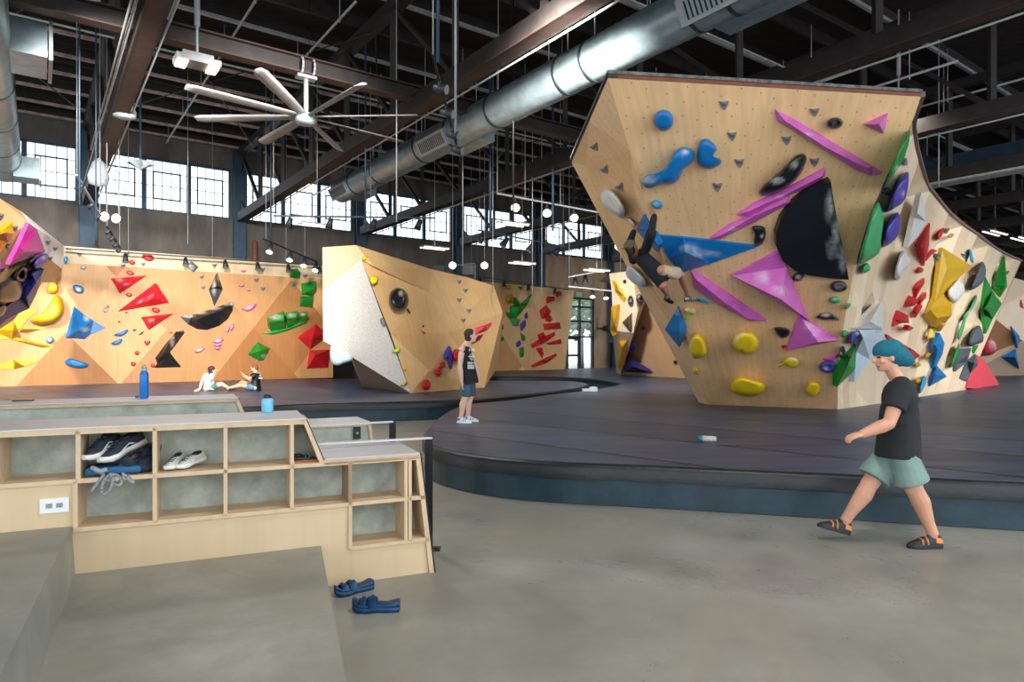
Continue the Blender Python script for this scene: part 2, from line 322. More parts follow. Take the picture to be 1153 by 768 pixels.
# trusses, one per bay
TL_ = ['brown steel truss beyond the left end of the hall', 'brown steel truss crossing the top left, beside the horn speaker', 'brown steel truss carrying the fan strut, left of the big duct', 'brown steel truss just right of the big duct, behind the central boulder',
       'steel truss ending above the glowing row of three spotlights', 'steel truss seen just over the curved right wall, second from the top right', 'steel truss with pale lamps strip low at the right edge', 'steel truss seen through the gap at the far right']
for k in range(-1, 11):
    s = s0+BAY*k; w0 = -6.0; w1 = 29.9; z0 = 7.12; z1 = 10.1
    t = thing('roof_truss', TL_[k+1] if k+1 < len(TL_) else 'distant steel truss at far right, %s behind the gap' % ['', 'next', 'third', 'fourth', 'last'][k-6], 'truss', B(s, w1, z0), 'roof trusses')
    mb = MB()
    for sg in (-1, 1): mb.beam(B(s+sg*.15, w0, z0+.18), B(s+sg*.15, w1, z0+.18), .05, .36)
    mb.beam(B(s, w0, z0+.02), B(s, w1, z0+.02), .36, .035, 1); mb.build('bottom_chord', [M_steel, M_steelb], t)
    mb = MB(); mb.beam(B(s, w0, z1), B(s, w1, z1), .3, .26); mb.build('top_chord', M_steel, t)
    n = 12; pn = (w1-w0)/n
    for i in range(n):
        wa = w1-pn*i; wb = wa-pn
        mb = MB(); mb.beam(B(s, wb, z0+.3), B(s, wb, z1), .14, .14); mb.build('upright', M_steel, t)
        mb = MB(); mb.beam(B(s, wa-.1, z1-.1), B(s, wb+.1, z0+.35), .12, .1); mb.build('diagonal', M_steel, t)
    mb = MB()
    mb.prism([B(s-.03, w1, z1), B(s-.03, w1-.9, z1), B(s-.03, w1, z1-.9)], UX*.06)
    mb.prism([B(s-.03, w1, z0), B(s-.03, w1-1.1, z0+.1), B(s-.03, w1, z0+.9)], UX*.06); mb.build('gusset_plate', M_steel, t)
# purlins
for i, w_ in enumerate([30.1, 28.6, 26.9, 25.2, 23.6, 21.9, 20.2, 18.5, 16.8, 15.1, 13.4, 11.7, 10.0, 8.3]):
    mb = MB(); mb.beam(B(-20, w_, 10.34), B(SEND-1, w_, 10.34), .09, .09, 0); mb.beam(B(-20, w_, 10.5), B(SEND-1, w_, 10.5), .04, .3, 1)
    tag(mb.build('roof_purlin', [M_purlin if w_ > 20 else M_rod if i % 2 else M_steel, M_steel]), ['slim purlin directly above the tops of the windows', 'second purlin back from the windows', 'third purlin back from the windows', 'fourth purlin back from the windows', 'fifth purlin back from the windows'][i] if i < 5 else 'slim steel purlin under the dark timber roof deck', 'purlin', 'roof purlins' if i < 5 else 'purlins of the inner roof')
# struts along the building
for w_, nm in ((13.6, 'long brown steel strut beam from which the ceiling fan hangs'),):
    mb = MB(); a, b = B(-16, w_, 7.5), B(60, w_, 7.5)
    mb.beam(a, b, .05, .3); mb.beam(a+ZX*.16, b+ZX*.16, .26, .03, 1); mb.beam(a-ZX*.16, b-ZX*.16, .26, .03, 1)
    tag(mb.build('strut_beam', [M_steel, M_steelb]), nm, 'beam')
# cross bracing rods
for k in range(-1, 7):
    for q, (wa, wb) in enumerate(((28, 16), (16, 28))):
        mb = MB(); mb.cyl(B(s0+BAY*k, wa, 9.9), B(s0+BAY*(k+1), wb, 9.9), .02, n=6)
        tag(mb.build('brace_rod', M_steel), 'thin dark diagonal brace rod high between two trusses', 'brace rod', 'roof brace rods')
# sprinkler pipes
for i, (s, wa, wb, z) in enumerate([(4.2, 12, 29.5, 9.9), (6.0, 14.5, 19, 9.7), (9.9, 8, 29, 8.4), (9.4, 17, 22, 8.0), (12.0, 10, 27, 9.2), (15.8, 8, 28, 8.3), (16.5, 6, 15, 8.0), (21.0, 7, 27, 8.3), (21.8, 4, 16, 9.0), (27, 6, 26, 8.4), (2.6, 14, 18.5, 9.7), (-2.5, 15, 27, 9.7)]):
    mb = MB(); mb.cyl(B(s, wa, z), B(s, wb, z), .032, n=8)
    ww = wa+1
    while ww < wb: mb.cyl(B(s, ww, z), B(s, ww, min(10.6, z+1.5)), .012, n=5); mb.cyl(B(s, ww, z-.08), B(s, ww, z), .02, n=5); ww += 3.2
    tag(mb.build('sprinkler_pipe', M_rod), ['long pale sprinkler pipe passing left of the fan', 'short pale pipe run just above the fan', 'pale sprinkler pipe between fan truss and big duct', 'short lower pipe beside the big duct', 'pale sprinkler pipe behind the big duct',
        'pale pipe above the central boulder', 'short pale pipe with bend above the boulder top', 'pale pipe high at the right of the central boulder', 'thin pale pipe at the top right corner', 'pale pipe in the far right bays', 'short pale pipe left of the fan rod', 'pale pipe at the far top left'][i], 'pipe', 'sprinkler pipes')
for i, w_ in enumerate((19.5, 10.5)):
    mb = MB(); mb.cyl(B(-12, w_, 9.55), B(60, w_, 9.55), .03, n=6)
    tag(mb.build('sprinkler_main', M_rod), ['pale cross pipe running along the hall behind the fan', 'pale cross pipe running along the hall above the central boulder'][i], 'pipe')
# ducts
def duct(name, label, s, z, r, wa, wb, bands, side):
    t = thing(name, label, 'duct', B(s, wb, z))
    n = 28; mb = MB(); segs = int((wa-wb)/-.11); segs = abs(segs)
    rings = []
    for j in range(segs+1):
        w_ = wb+(wa-wb)*j/segs; rr = r*(1+.022*(j % 2)); ring = []
        for i in range(n): a = 2*math.pi*i/n; ring.append(B(s+math.cos(a)*rr, w_, z+math.sin(a)*rr))
        rings.append(ring)
    mb.add([p for rg in rings for p in rg], [(j*n+i, j*n+(i+1) % n, (j+1)*n+(i+1) % n, (j+1)*n+i) for j in range(segs) for i in range(n)], 0, True)
    mb.add(rings[0], [list(range(n))], 0); mb.build('duct_body', M_galv, t)
    for w_ in bands:
        mb = MB(); mb.cyl(B(s, w_, z), B(s, w_+.07, z), r*1.05, n=28); mb.build('joint_band', M_galvd, t)
        mb = MB(); mb.cyl(B(s, w_+.03, z+r), B(s, w_+.03, 10.3), .012, n=5); mb.build('hanger_rod', M_rod, t)
    return t
ds, dz, dr = 8.8, 7.25, .4
d = duct('spiral_duct', 'large galvanised spiral air duct running under the roof to the left windows', ds, dz, dr, 1, 22.6, (21.0, 19.2, 16.3, 14.6, 12.7, 10.2, 9.4, 6.9, 6.2), 1)
for w_ in (15.3, 6.3, 21.9):
    mb = MB(); n_ = (-UX*.85-ZX*.45).normalized(); up = VX.cross(n_).normalized(); c = B(ds, w_, dz)+n_*(dr+.0)
    mb.box(c, (1.5, .42, .08), (VX, up, n_)); mb.box(c+n_*.045, (1.3, .3, .02), (VX, up, n_), 1)
    for q in range(14): mb.box(c+n_*.06+VX*(-.6+q*.09), (.03, .28, .01), (VX, up, n_), 2)
    mb.build('air_register', [M_alu, M_galv, M_black], d)
for w_, L_ in ((14.6, 1.6), (5.6, 2.4), (21.6, 1.2)):
    mb = MB(); mb.box(B(ds+.42, w_, dz-.18), (.42, L_, .34), AX); mb.build('branch_box', M_galv, d)
d = duct('spiral_duct', 'galvanised spiral duct cut by the left edge of the picture', -.8, 7.0, .43, 8, 24.6, (23.2, 21.4, 19.0, 16.6), 1)
mb = MB(); mb.box(B(-.25, 23.9, 6.85), (.6, .9, .6), AX); mb.box(B(.08, 23.9, 6.85), (.05, 1.0, .7), AX, 1); mb.build('air_register', [M_galv, M_alu], d)
mb = MB(); mb.box(B(-.2, 15.0, 7.15), (.7, 1.2, .6), AX); mb.box(B(.2, 15.0, 7.15), (.06, 1.3, .7), AX, 1); mb.build('air_register', [M_galv, M_alu], d)
# second grey duct along trusses at right
mb = MB(); mb.beam(B(26.5, 2, 8.3), B(26.5, 24, 8.3), .6, .4); tag(mb.build('air_duct', M_blue), 'flat blue-grey duct between trusses at the far right', 'duct')
mb = MB()
for q in range(4): mb.beam(B(23.4+q*.18, 3, 6.95), B(23.4+q*.18, 22, 6.95), .07, .08)
tag(mb.build('cable_tray', M_rod), 'pale cable tray hung under the truss at far right', 'cable tray')
# ceiling fan
fs_, fw_ = 4.536, 13.6; fc = B(fs_, fw_, 6.46)
t = thing('ceiling_fan', 'large eight-blade ceiling fan hanging from the strut beam', 'ceiling fan', fc)
mb = MB(); mb.cyl(fc+ZX*.1, B(fs_, fw_, 7.38), .05, n=10); mb.build('down_rod', M_alu, t)
mb = MB(); c_ = B(fs_, fw_, 7.48)
for q in (-1, 1):
    for i in range(12):
        a = 2*math.pi*i/12; b = a+2*math.pi/12
        mb.cyl(c_+UX*(.12*q)+(VX*math.cos(a)+ZX*math.sin(a))*.2, c_+UX*(.12*q)+(VX*math.cos(b)+ZX*math.sin(b))*.2, .025, n=6)
mb.box(c_-ZX*.2, (.4, .2, .06), AX); mb.build('clamp', M_alu, t)
mb = MB(); mb.lathe(fc-ZX*.1, [(.04, -.06), (.17, -.05), (.22, 0), (.22, .1), (.16, .16), (.06, .2)], 20); mb.build('hub', M_alu, t)
for i in range(8):
    a = math.radians(-2.5+45*i); d_ = V((math.cos(a), math.sin(a), 0)); sd = V((-d_.y, d_.x, 0)); mb = MB(); pr = []
    for r_, wd in ((.2, .08), (.35, .09), (.8, .11), (1.6, .125), (2.2, .125), (2.34, .09)):
        c = fc+d_*r_; u = (sd+ZX*.28).normalized(); nn = d_.cross(u)
        pr.append([c-u*wd, c-u*wd*.3+nn*.02, c+u*wd*.5+nn*.02, c+u*wd, c+u*wd*.3-nn*.012, c-u*wd*.5-nn*.012])
    n = 6; mb.add([p for r_ in pr for p in r_], [(j*n+q, j*n+(q+1) % n, (j+1)*n+(q+1) % n, (j+1)*n+q) for j in range(len(pr)-1) for q in range(n)]+[list(range(n))[::-1], [(len(pr)-1)*n+q for q in range(n)]], 0, True)
    mb.build('blade', mat('brushed_blade', (146, 142, 138), .45, .3), t)
# high-bay lamps, lit: one in view, the rest added for light
def highbay(loc, label, visible=True, rotz=.0):
    x, y, z = loc; t = thing('high_bay_light', label, 'ceiling light', V(loc), 'high-bay lights under the roof'); r = Matrix.Rotation(ANG+rotz, 3, 'Z'); X = r@V((1, 0, 0)); Y = r@V((0, 1, 0))
    mb = MB(); mb.box(V(loc)+ZX*.05, (.72, .4, .1), (X, Y, ZX)); mb.box(V(loc)+ZX*.14, (.5, .26, .1), (X, Y, ZX)); mb.build('housing', mat('grey_cast_housing', (120, 122, 126), .5, .3), t)
    for q in (-1, 1):
        mb = MB(); mb.box(V(loc)+X*(.25*q)-ZX*.015, (.16, .36, .03), (X, Y, ZX)); mb.build('lamp_lens', M_lamp, t)
    mb = MB(); mb.cyl(V(loc)+ZX*.15, V((x, y, 10.4)), .022, n=8); mb.cyl(V((x, y, z+.7)), V((x, y, z+1.5)), .05, n=8); mb.build('hanger_rod', M_pgrey, t)
    return t
hb = P(222, 74, 11.6)
highbay(hb, 'lit high-bay light with two glowing lenses, hanging at the upper left', rotz=.0)
area('high_bay_glow', hb-ZX*.06, .5, HB_POWER*.6, spread=2.2)
for i, (x, y, z) in enumerate(ADDED_HIGHBAYS):
    highbay((x, y, z), 'added high-bay light, unseen above the frame of the picture' if y < 8 or x < -3 else 'added high-bay light, unseen behind the duct and boulder'); area('high_bay_glow', (x, y, z-.06), .6, HB_POWER, spread=2.2)

for i, (p, aim, pw_) in enumerate(FILL_LIGHTS):
    t = thing('fill_light', 'added fill light above the frame, brightening the climbing walls', 'ceiling light', V(p), 'added fill lights above the frame'); a_ = V(aim).normalized()
    mb = MB(); x_ = a_.cross(ZX).normalized(); mb.box(V(p)-a_*.08, (.7, .5, .14), (x_, x_.cross(a_), a_)); mb.build('housing', M_alu, t)
    mb = MB(); mb.cyl(V(p), V((p[0], p[1], 10.4)), .02, n=6); mb.build('hanger_rod', M_pgrey, t)
    o = area('fill_glow', V(p)+a_*.02, .6, pw_, (1, .97, .92), spread=1.15); o.rotation_euler = a_.to_track_quat('-Z', 'Y').to_euler()
# ------------------------------------------------------------------ mats
def chaikin(p, it=2, closed=True):
    for _ in range(it):
        q = []; n = len(p)
        for i in range(n if closed else n-1):
            a = V(p[i]); b = V(p[(i+1) % n]); q += [a*.75+b*.25, a*.25+b*.75]
        p = q
    return p
MZ = .44
def matting(label, out):
    pts = chaikin([V((x, y, 0)) for x, y in out], 2); n = len(pts)
    cx = sum((p for p in pts), V((0, 0, 0)))/n
    def inset(p, i, d):
        t = (pts[(i+1) % n]-pts[i-1]).normalized(); nn = V((t.y, -t.x, 0)); return p-nn*d
    area_ = sum(pts[i].x*pts[(i+1) % n].y-pts[(i+1) % n].x*pts[i].y for i in range(n)); sg = 1 if area_ > 0 else -1
    t = thing('crash_mat', label, 'mat', V((pts[0].x, pts[0].y, 0)))
    mb = MB(); ps = [inset(p, i, .03*sg) for i, p in enumerate(pts)]; mb.prism([V((p.x, p.y, .005)) for p in ps], (0, 0, .3)); mb.build('skirt', M_skirt, t)
    mb = MB(); rings = [(0, .27), (0, MZ-.05), (.02, MZ-.015), (.06, MZ)]; vs = []
    for d_, z in rings:
        for i, p in enumerate(pts): q = inset(p, i, d_*sg); vs.append(V((q.x, q.y, z+(.006*math.sin(i*2.1) if z < .3 else 0))))
    mb.add(vs, [(j*n+i, j*n+(i+1) % n, (j+1)*n+(i+1) % n, (j+1)*n+i) for j in range(3) for i in range(n)], 0, True)
    mb.add(vs[:n], [list(range(n))], 0); mb.build('edge_flap', M_flap, t)
    mb = MB(); ps = [inset(p, i, .055*sg) for i, p in enumerate(pts)]
    mb.prism([V((p.x, p.y, MZ-.04)) for p in ps], (0, 0, .042)); mb.build('top_surface', M_matt, t)
    return t
matting('dark blue-black crash mat in front, curving under the central boulder', [(11, 4.2), (7, 5.25), (4.59, 5.89), (2.16, 6.55), (1.28, 6.78), (.59, 6.91), (.04, 7.11), (-.52, 7.45), (-.98, 8.0), (-1.22, 8.8), (-1.32, 9.9), (-1.3, 12), (-1.15, 13.6), (-.9, 14.4), (0, 15.25), (.98, 17.2), (2.18, 18.7), (3.07, 20.6), (3.7, 22.2), (3.8, 23.3), (3.5, 25.0), (2.7, 27.1), (.83, 28.0), (-.85, 28.3), (-4, 29), (-4, 33.6), (10, 43.8), (23, 53.0), (40, 45), (34, 10), (18, 1.5)])
matting('dark crash mat peninsula under the left walls, ending in a rounded tip', [(-.74, 24.5), (1.69, 24.5), (2.5, 23.6), (2.62, 21.7), (2.0, 19.9), (1.03, 18.2), (0, 16.7), (-1.0, 15.7), (-1.94, 14.9), (-4.57, 14.3), (-5.45, 13.4), (-8, 12.2), (-13, 11), (-20, 13), (-21, 17.3), (-16.9, 20.3), (-8.6, 26.2), (-3, 25.5)])
# ------------------------------------------------------------------ climbing walls
BV = {}
def wall_obj(key, label, mb, mats, recalc=False):
    faceuv(mb); o = mb.build('climbing_wall', mats, recalc=recalc); tag(o, label, 'climbing wall')
    BV[key] = BVHTree.FromPolygons([tuple(v) for v in mb.v], [f for f in mb.f]); return o
def hit(key, px, py):
    l, n, i, d = BV[key].ray_cast(CAM, ray(px, py))
    if l is None: return None, None
    if n.dot(ray(px, py)) > 0: n = -n
    return l, n
# left long wall
WA = 26.1; sA = s_at(-60, WA); sB = s_at(375, WA)
mb = MB()
mb.add([B(sA, WA, MZ), B(sB, WA, MZ), B(sB, WA, 4.45), B(sA, WA, 4.45)], [(0, 1, 2, 3)], tint=.12)
mb.add([B(sA, WA, 4.45), B(sB, WA, 4.45), B(sB, WA-.03, 5.0), B(sA, WA-.03, 5.0)], [(0, 1, 2, 3)], 1, tint=.01)
mb.add([B(sA, WA-.03, 5.0), B(sB, WA-.03, 5.0), B(sB, WA+.5, 5.0), B(sA, WA+.5, 5.0)], [(0, 1, 2, 3)], 1)
mb.add([B(sB, WA, MZ), B(sB, WA+.5, MZ), B(sB, WA+.5, 5), B(sB, WA-.03, 5)], [(0, 1, 2, 3)], 0)
wall_obj('L', 'long plywood climbing wall on the left with red, blue and green volumes', mb, [M_plyd, M_plyf])
# far wall behind the standing man
WF = 28.6; sA = s_at(528, WF); sB = s_at(643, WF); sB2 = s_at(636, WF)
mb = MB()
mb.add([B(sA, WF, MZ), B(sB2, WF, MZ), B(sB, WF-.25, 4.95), B(sA, WF-.6, 5.05)], [(0, 1, 2, 3)], tint=.05)
mb.add([B(sB, WF-.25, 4.95), B(sA, WF-.6, 5.05), B(sA, WF+.4, 5.05), B(sB, WF+.4, 4.95)], [(0, 1, 2, 3)], 1)
mb.add([B(sB2, WF, MZ), B(sB, WF-.25, 4.95), B(sB, WF+.4, 4.95), B(sB2, WF+.4, MZ)], [(0, 1, 2, 3)], 1)
wall_obj('F', 'far plywood climbing wall with the column of red holds, beside the glazed door', mb, [plymat('plywood_far', (232, 200, 154), (200, 150, 98), diamond=2.4, grain=.6), M_plyf])
# textured boulder in the middle distance
m2 = dict(A=P(363, 278.5, 18.9), B=P(400.7, 276, 18.4), C=W(462.6, 442.7, MZ), D=W(408, 436, MZ), E=P(364, 384, 18.0), E2=P(397, 402.5, 18.1), G=W(545.5, 436.5, MZ), H=P(556, 322, 22.6), I=P(485, 303, 20.4), K=P(560, 414, 23), K2=P(566, 352, 22.6))
mb = MB()
def tri(mb_, *ks, mi=0, tint=0.): mb_.add([m2[k] for k in ks], [tuple(range(len(ks)))], mi, False, tint)
m2['e1'] = m2['B'].lerp(m2['C'], .55); m2['a1'] = m2['A'].lerp(m2['E'], .48); m2['b1'] = m2['B'].lerp(m2['C'], .1)
tri(mb, 'A', 'a1', 'b1', 'B', mi=1, tint=.1); tri(mb, 'a1', 'E', 'E2', 'e1', mi=2); tri(mb, 'a1', 'e1', 'b1', mi=2); tri(mb, 'E2', 'C', 'e1', mi=2)
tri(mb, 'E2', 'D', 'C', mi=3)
m2['n1'] = P(484, 330, 19.6)+V((0, -.05, 0)); m2['n2'] = P(505, 375, 19.2); m2['n3'] = P(483, 417, 18.3); m2['n4'] = P(421, 300, 18.4); m2['n5'] = P(527, 312.5, 21.7); m2['n6'] = P(440, 376, 18.0)
for f, tn in ((('B', 'b1', 'n4'), .1), (('B', 'n4', 'I'), .35), (('b1', 'n1', 'n4'), .45), (('n4', 'n1', 'I'), .5), (('b1', 'n6', 'n1'), .5), (('n6', 'n2', 'n1'), .62), (('n6', 'n3', 'n2'), .7), (('n6', 'C', 'n3'), .2), (('C', 'G', 'n3'), .45), (('n3', 'G', 'n2'), .1), (('I', 'n1', 'n5'), .15), (('n1', 'n2', 'n5'), .2), (('n5', 'n2', 'H'), .3), (('n2', 'K2', 'H'), .05), (('n2', 'G', 'K2'), .35), (('G', 'K', 'K2'), .2)): tri(mb, *f, tint=tn)
m2['Ab'] = m2['A']+V((-.2, 3.2, 0)); m2['Eb'] = m2['E']+V((-.2, 3, 0)); m2['Hb'] = m2['H']+V((-.5, 3, 0)); m2['Db'] = m2['D']+V((-.3, 4, 0)); m2['Bb'] = m2['B']+V((0, 4, 0)); m2['Kb'] = m2['K']+V((0, 3, 0))
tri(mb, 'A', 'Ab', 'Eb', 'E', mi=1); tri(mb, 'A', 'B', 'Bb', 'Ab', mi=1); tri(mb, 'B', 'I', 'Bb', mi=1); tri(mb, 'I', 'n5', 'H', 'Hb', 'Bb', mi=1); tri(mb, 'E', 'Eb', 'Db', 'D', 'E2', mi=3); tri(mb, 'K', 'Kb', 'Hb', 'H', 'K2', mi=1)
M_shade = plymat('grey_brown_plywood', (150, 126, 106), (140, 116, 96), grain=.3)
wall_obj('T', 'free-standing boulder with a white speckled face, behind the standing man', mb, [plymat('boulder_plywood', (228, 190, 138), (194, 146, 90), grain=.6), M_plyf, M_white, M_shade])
# central boulder
TL = W(684.5, 88, 5.0); TR = W(1037, 109, 5.0); BL = W(796, 455.5, MZ); BR = W(943, 461, MZ); LX = W(643.5, 183, 5.0); BB = W(787, 453.5, MZ)
def edge_pt(px, py):
    a = (HY-py)/F; k = (3.35-a*TR.y)/((5-MZ)+a*(BR.y-TR.y)); y = TR.y+(BR.y-TR.y)*k; return k, V(((px-CX)/F*y, y, CH+a*y))
ECp = [(0., TR)]+[edge_pt(*q) for q in [(1026, 141), (1014, 165), (1004, 187), (991, 215), (980, 241), (966, 288), (955, 336), (946.5, 386), (943.5, 430)]]+[(1., BR)]
def E_(k):
    for (a, p), (b, q) in zip(ECp[:-1], ECp[1:]):
        if k <= b+1e-9: return p.lerp(q, (k-a)/(b-a))
    return BR
mb = MB(); NR, NC = 22, 10; vs = []
for j in range(NR+1):
    k = j/NR; l = TL.lerp(BL, k); r = E_(k)
    for i in range(NC+1): vs.append(l.lerp(r, i/NC))
mb.add(vs, [(j*(NC+1)+i, (j+1)*(NC+1)+i, (j+1)*(NC+1)+i+1, j*(NC+1)+i+1) for j in range(NR) for i in range(NC)], 0, True)
for vi, p in enumerate(vs): mb.uv[vi] = (vi % (NC+1)/NC*3.9, -(vi//(NC+1))/NR*6.9)
mb.tint = [(.45 if ((f[0] % (NC+1))*.9+(f[0]//(NC+1))*.62) > 11.2 else .25) for f in mb.f]
nf = len(mb.f)
# left facets
ax = {'TL': TL, 'LX': LX, 'BB': BB, 'BL': BL}
ax['r1'] = TL.lerp(BL, .14); ax['r2'] = TL.lerp(BL, .47); ax['r3'] = TL.lerp(BL, .72)
ax['o1'] = TL.lerp(LX, .42); ax['l2'] = LX.lerp(BB, .38); ax['l3'] = LX.lerp(BB, .72)
ax['q1'] = P(659.5, 187, 11.5); ax['q2'] = P(714, 214, 9.9)
for f, tn in ((('TL', 'o1', 'r1'), .0), (('o1', 'LX', 'q1'), .3), (('o1', 'q1', 'r1'), .32), (('q1', 'q2', 'r1'), .5), (('r1', 'q2', 'r2'), .02), (('LX', 'l2', 'q1'), .12), (('q1', 'l2', 'r2', 'q2'), .28), (('l2', 'l3', 'r3'), .1), (('l2', 'r3', 'r2'), .36), (('l3', 'BB', 'BL', 'r3'), .05)):
    mb.add([ax[q] for q in f], [tuple(range(len(f)))], 0, False, tn)
fo = len(mb.f)
# rim and top
def quad(a, b, c, d, mi=0, tint=0.): mb.add([a, b, c, d], [(0, 1, 2, 3)], mi, False, tint)
up = V((0, 0, .09)); bk = V((0, .12, 0))
T2 = W(1134, 290, 5.0); FAR = W(1150, 294, 5.0)
sv = mb.uv; mb.uv = {}
for fi in range(nf, len(mb.f)):
    f = mb.f[fi]; a, b, c = [mb.v[i] for i in f[:3]]; n = (b-a).cross(c-a).normalized(); t = V((0, 0, 1)).cross(n).normalized(); q = n.cross(t)
    for i in f: mb.uv[(fi, i)] = (mb.v[i].dot(t), mb.v[i].dot(q))
mb.uv.update(sv)
cw = mb.build('climbing_wall', [M_ply], recalc=False)
BV['M'] = BVHTree.FromPolygons([tuple(v) for v in mb.v], mb.f)
tag(cw, 'huge overhanging plywood boulder in the centre right, with the pink rails', 'climbing wall')
M_rim = mat('brown_stained_edge', (122, 66, 44), .6, var=.15, scale=8); M_rimt = mat('worn_black_edge', (60, 58, 56), .6, scale=12, c2=(130, 128, 124))
mb = MB(); d_ = (TR-TL).normalized()
mb.prism([TL, TR, TR+V((0, .15, 0)), TL+V((0, .15, 0))], (0, 0, .055), 0); mb.build('edge_trim', M_rim, cw)
mb = MB(); mb.prism([TL+V((-.01, -.02, .055)), TR+V((.01, -.02, .055)), TR+V((.05, .2, .055)), LX+V((0, .1, .055)), LX+V((-.03, 0, .055))], (0, 0, .04)); mb.build('top_board', M_rimt, cw)
mb = MB(); mb.prism([TL+V((0, 0, 0)), LX, LX+V((.12, 0, 0)), TL+V((.12, 0, 0))], (0, 0, .055)); mb.build('edge_trim', M_black, cw)
# right fluted wall
topc = [TR, W(1026.5, 139, 5), W(1031, 170, 5), W(1043, 210, 5), W(1067, 240, 5), W(1085, 255, 5), W(1103, 267, 5), W(1118, 279, 5), W(1134, 288, 5), W(1150, 294.5, 5)]
def poly_at(pl, t):
    x = t*(len(pl)-1); i = min(int(x), len(pl)-2); return pl[i].lerp(pl[i+1], x-i)
botc = [BR, W(970, 457.5, MZ), W(1000, 453, MZ), W(1028, 448, MZ), W(1058, 443.5, MZ), W(1087, 439, MZ)]
NCc, NRr = 20, 14
def rw(i, j):
    t = i/NCc; k = j/NRr; p = poly_at(topc, t).lerp(poly_at(botc, t), k); sf = E_(k)-TR.lerp(BR, k); return p+sf*max(0, 1-t*1.6)
mb = MB(); sm_ = MB(); vs = []; v2 = []
random.seed(11)
for j in range(NRr+1):
    for i in range(NCc+1):
        p = rw(i, j); v2.append(p); dsp = 0
        if 0 < i < NCc and 0 < j < NRr: dsp = [0, .02, .34, .12][(i*3+j//4) % 4] if (i % 2 == 0) else .03
        vs.append(p+V((-.55, .83, 0)).normalized()*dsp)
ix = lambda i, j: j*(NCc+1)+i
fs = [(ix(i, j), ix(i, j+1), ix(i+1, j+1), ix(i+1, j)) for j in range(NRr) for i in range(NCc)]
tr_ = []
for j in range(NRr):
    for i in range(NCc):
        if (i+j//4) % 2: tr_ += [(ix(i, j), ix(i, j+1), ix(i+1, j+1)), (ix(i, j), ix(i+1, j+1), ix(i+1, j))]
        else: tr_ += [(ix(i, j), ix(i, j+1), ix(i+1, j)), (ix(i, j+1), ix(i+1, j+1), ix(i+1, j))]
mb.add(vs, tr_); mb.tint = [[.04, .3, .12, .22, .02, .38][(f[0] % (NCc+1)+f[0]//(NCc+1)//5*2) % 6] for f in mb.f]
faceuv(mb)
o = mb.build('climbing_wall', [plymat('fluted_plywood', (238, 214, 182), (206, 170, 126), grain=.3)], recalc=False); tag(o, 'pale fluted climbing wall curving away on the right, covered in coloured volumes', 'climbing wall')
BV['R'] = BVHTree.FromPolygons([tuple(v) for v in v2], fs)
mb = MB(); n = 24
for q in range(n):
    a = poly_at(topc, q/n); b = poly_at(topc, (q+1)/n); mb.beam(a+ZX*.03, b+ZX*.03, .1, .07)
mb.build('edge_trim', mat('grey_brown_edge', (120, 98, 92), .6), o)
FE = FAR; mb = MB(); bb = botc[-1]
mb.add([FE, bb, bb+V((2.5, 6, 0)), FE+V((2.5, 6, 0))], [(0, 1, 2, 3)]); faceuv(mb); mb.build('side_panel', M_plyf, o)
# wall beyond at the far right
q = [W(1088, 424, MZ), W(1175, 422, MZ), P(1175, 322, 27.5), P(1095, 300, 27.5), P(1112, 352, 26.6), P(1152, 384, 27.2), P(1105, 402, 27.6), P(1118, 350, 26.9)]
mb = MB()
for f, tn in (((0, 1, 5, 6), .3), ((0, 6, 4, 3), .1), ((6, 5, 4), .95), ((4, 5, 2, 3), .02), ((1, 2, 5), .15)): mb.add([q[i] for i in f], [tuple(range(len(f)))], 0, False, tn)
mb.add([q[3], q[2], q[2]+V((0, 2, 0)), q[3]+V((0, 2, 0))], [(0, 1, 2, 3)])
wall_obj('Q', 'distant plywood wall at the right edge with blue and red volumes', mb, [plymat('distant_plywood', (228, 204, 176), (158, 112, 76), grain=.3)])
# boulder behind, left of the central one
q = [P(686, 308, 24.5), W(694, 420, MZ), W(699, 422, MZ), W(775, 426, MZ), P(712, 305, 23.2), P(735, 314, 25), P(790, 360, 24), P(689, 330, 24.4), P(718, 352, 23.6), P(713, 375, 24.3), P(690, 372, 25)]
mb = MB()
for f, tn in (((0, 7, 4), .02), ((7, 10, 9, 8, 4), .0), ((10, 1, 2, 9), .12), ((4, 8, 5), .05), ((8, 9, 5), .6), ((9, 2, 3, 6, 5), .8)): mb.add([q[i] for i in f], [tuple(range(len(f)))], 0, False, tn)
mb.add([q[0], q[4], q[5], q[5]+V((0, 3, 0)), q[0]+V((0, 3, 0))], [(0, 1, 2, 3, 4)])
wall_obj('S', 'smaller boulder with yellow and black volumes behind the central boulder', mb, [plymat('small_boulder_plywood', (234, 212, 182), (190, 142, 96), grain=.4)])
# far left boulder
q = [W(-60, 190, 5.0), W(0, 223.5, 5.0), P(24, 238, 15.6), P(33, 252, 15.6), W(72.3, 277, 5.0), P(70, 303, 20.6), P(50, 287, 18.6), P(48, 318, 19.8), P(15, 361, 18.6), P(-6, 374, 17.0), P(-60, 400, 15), P(40, 330, 19.5), P(10, 302, 16.0), P(-60, 300, 13.6), P(45, 424, 21.2), P(0, 430, 20.5), P(62, 318, 20.9)]
mb = MB()
for f, tn in (((0, 1, 2, 3, 12, 13), .5), ((2, 4, 5, 6, 3), .02), ((3, 6, 12), .5), ((12, 6, 7, 11), .35), ((13, 12, 11, 9, 10), .45), ((11, 7, 8, 9), .6), ((6, 5, 16, 7), .5)): mb.add([q[i] for i in f], [tuple(range(len(f)))], 1 if f == (2, 4, 5, 6, 3) else 0, False, tn)
mb.add([q[1], q[2], q[4], q[4]+V((-3, 1, 0)), q[1]+V((-3, 2, 0))], [(0, 1, 2, 3, 4)], 1)
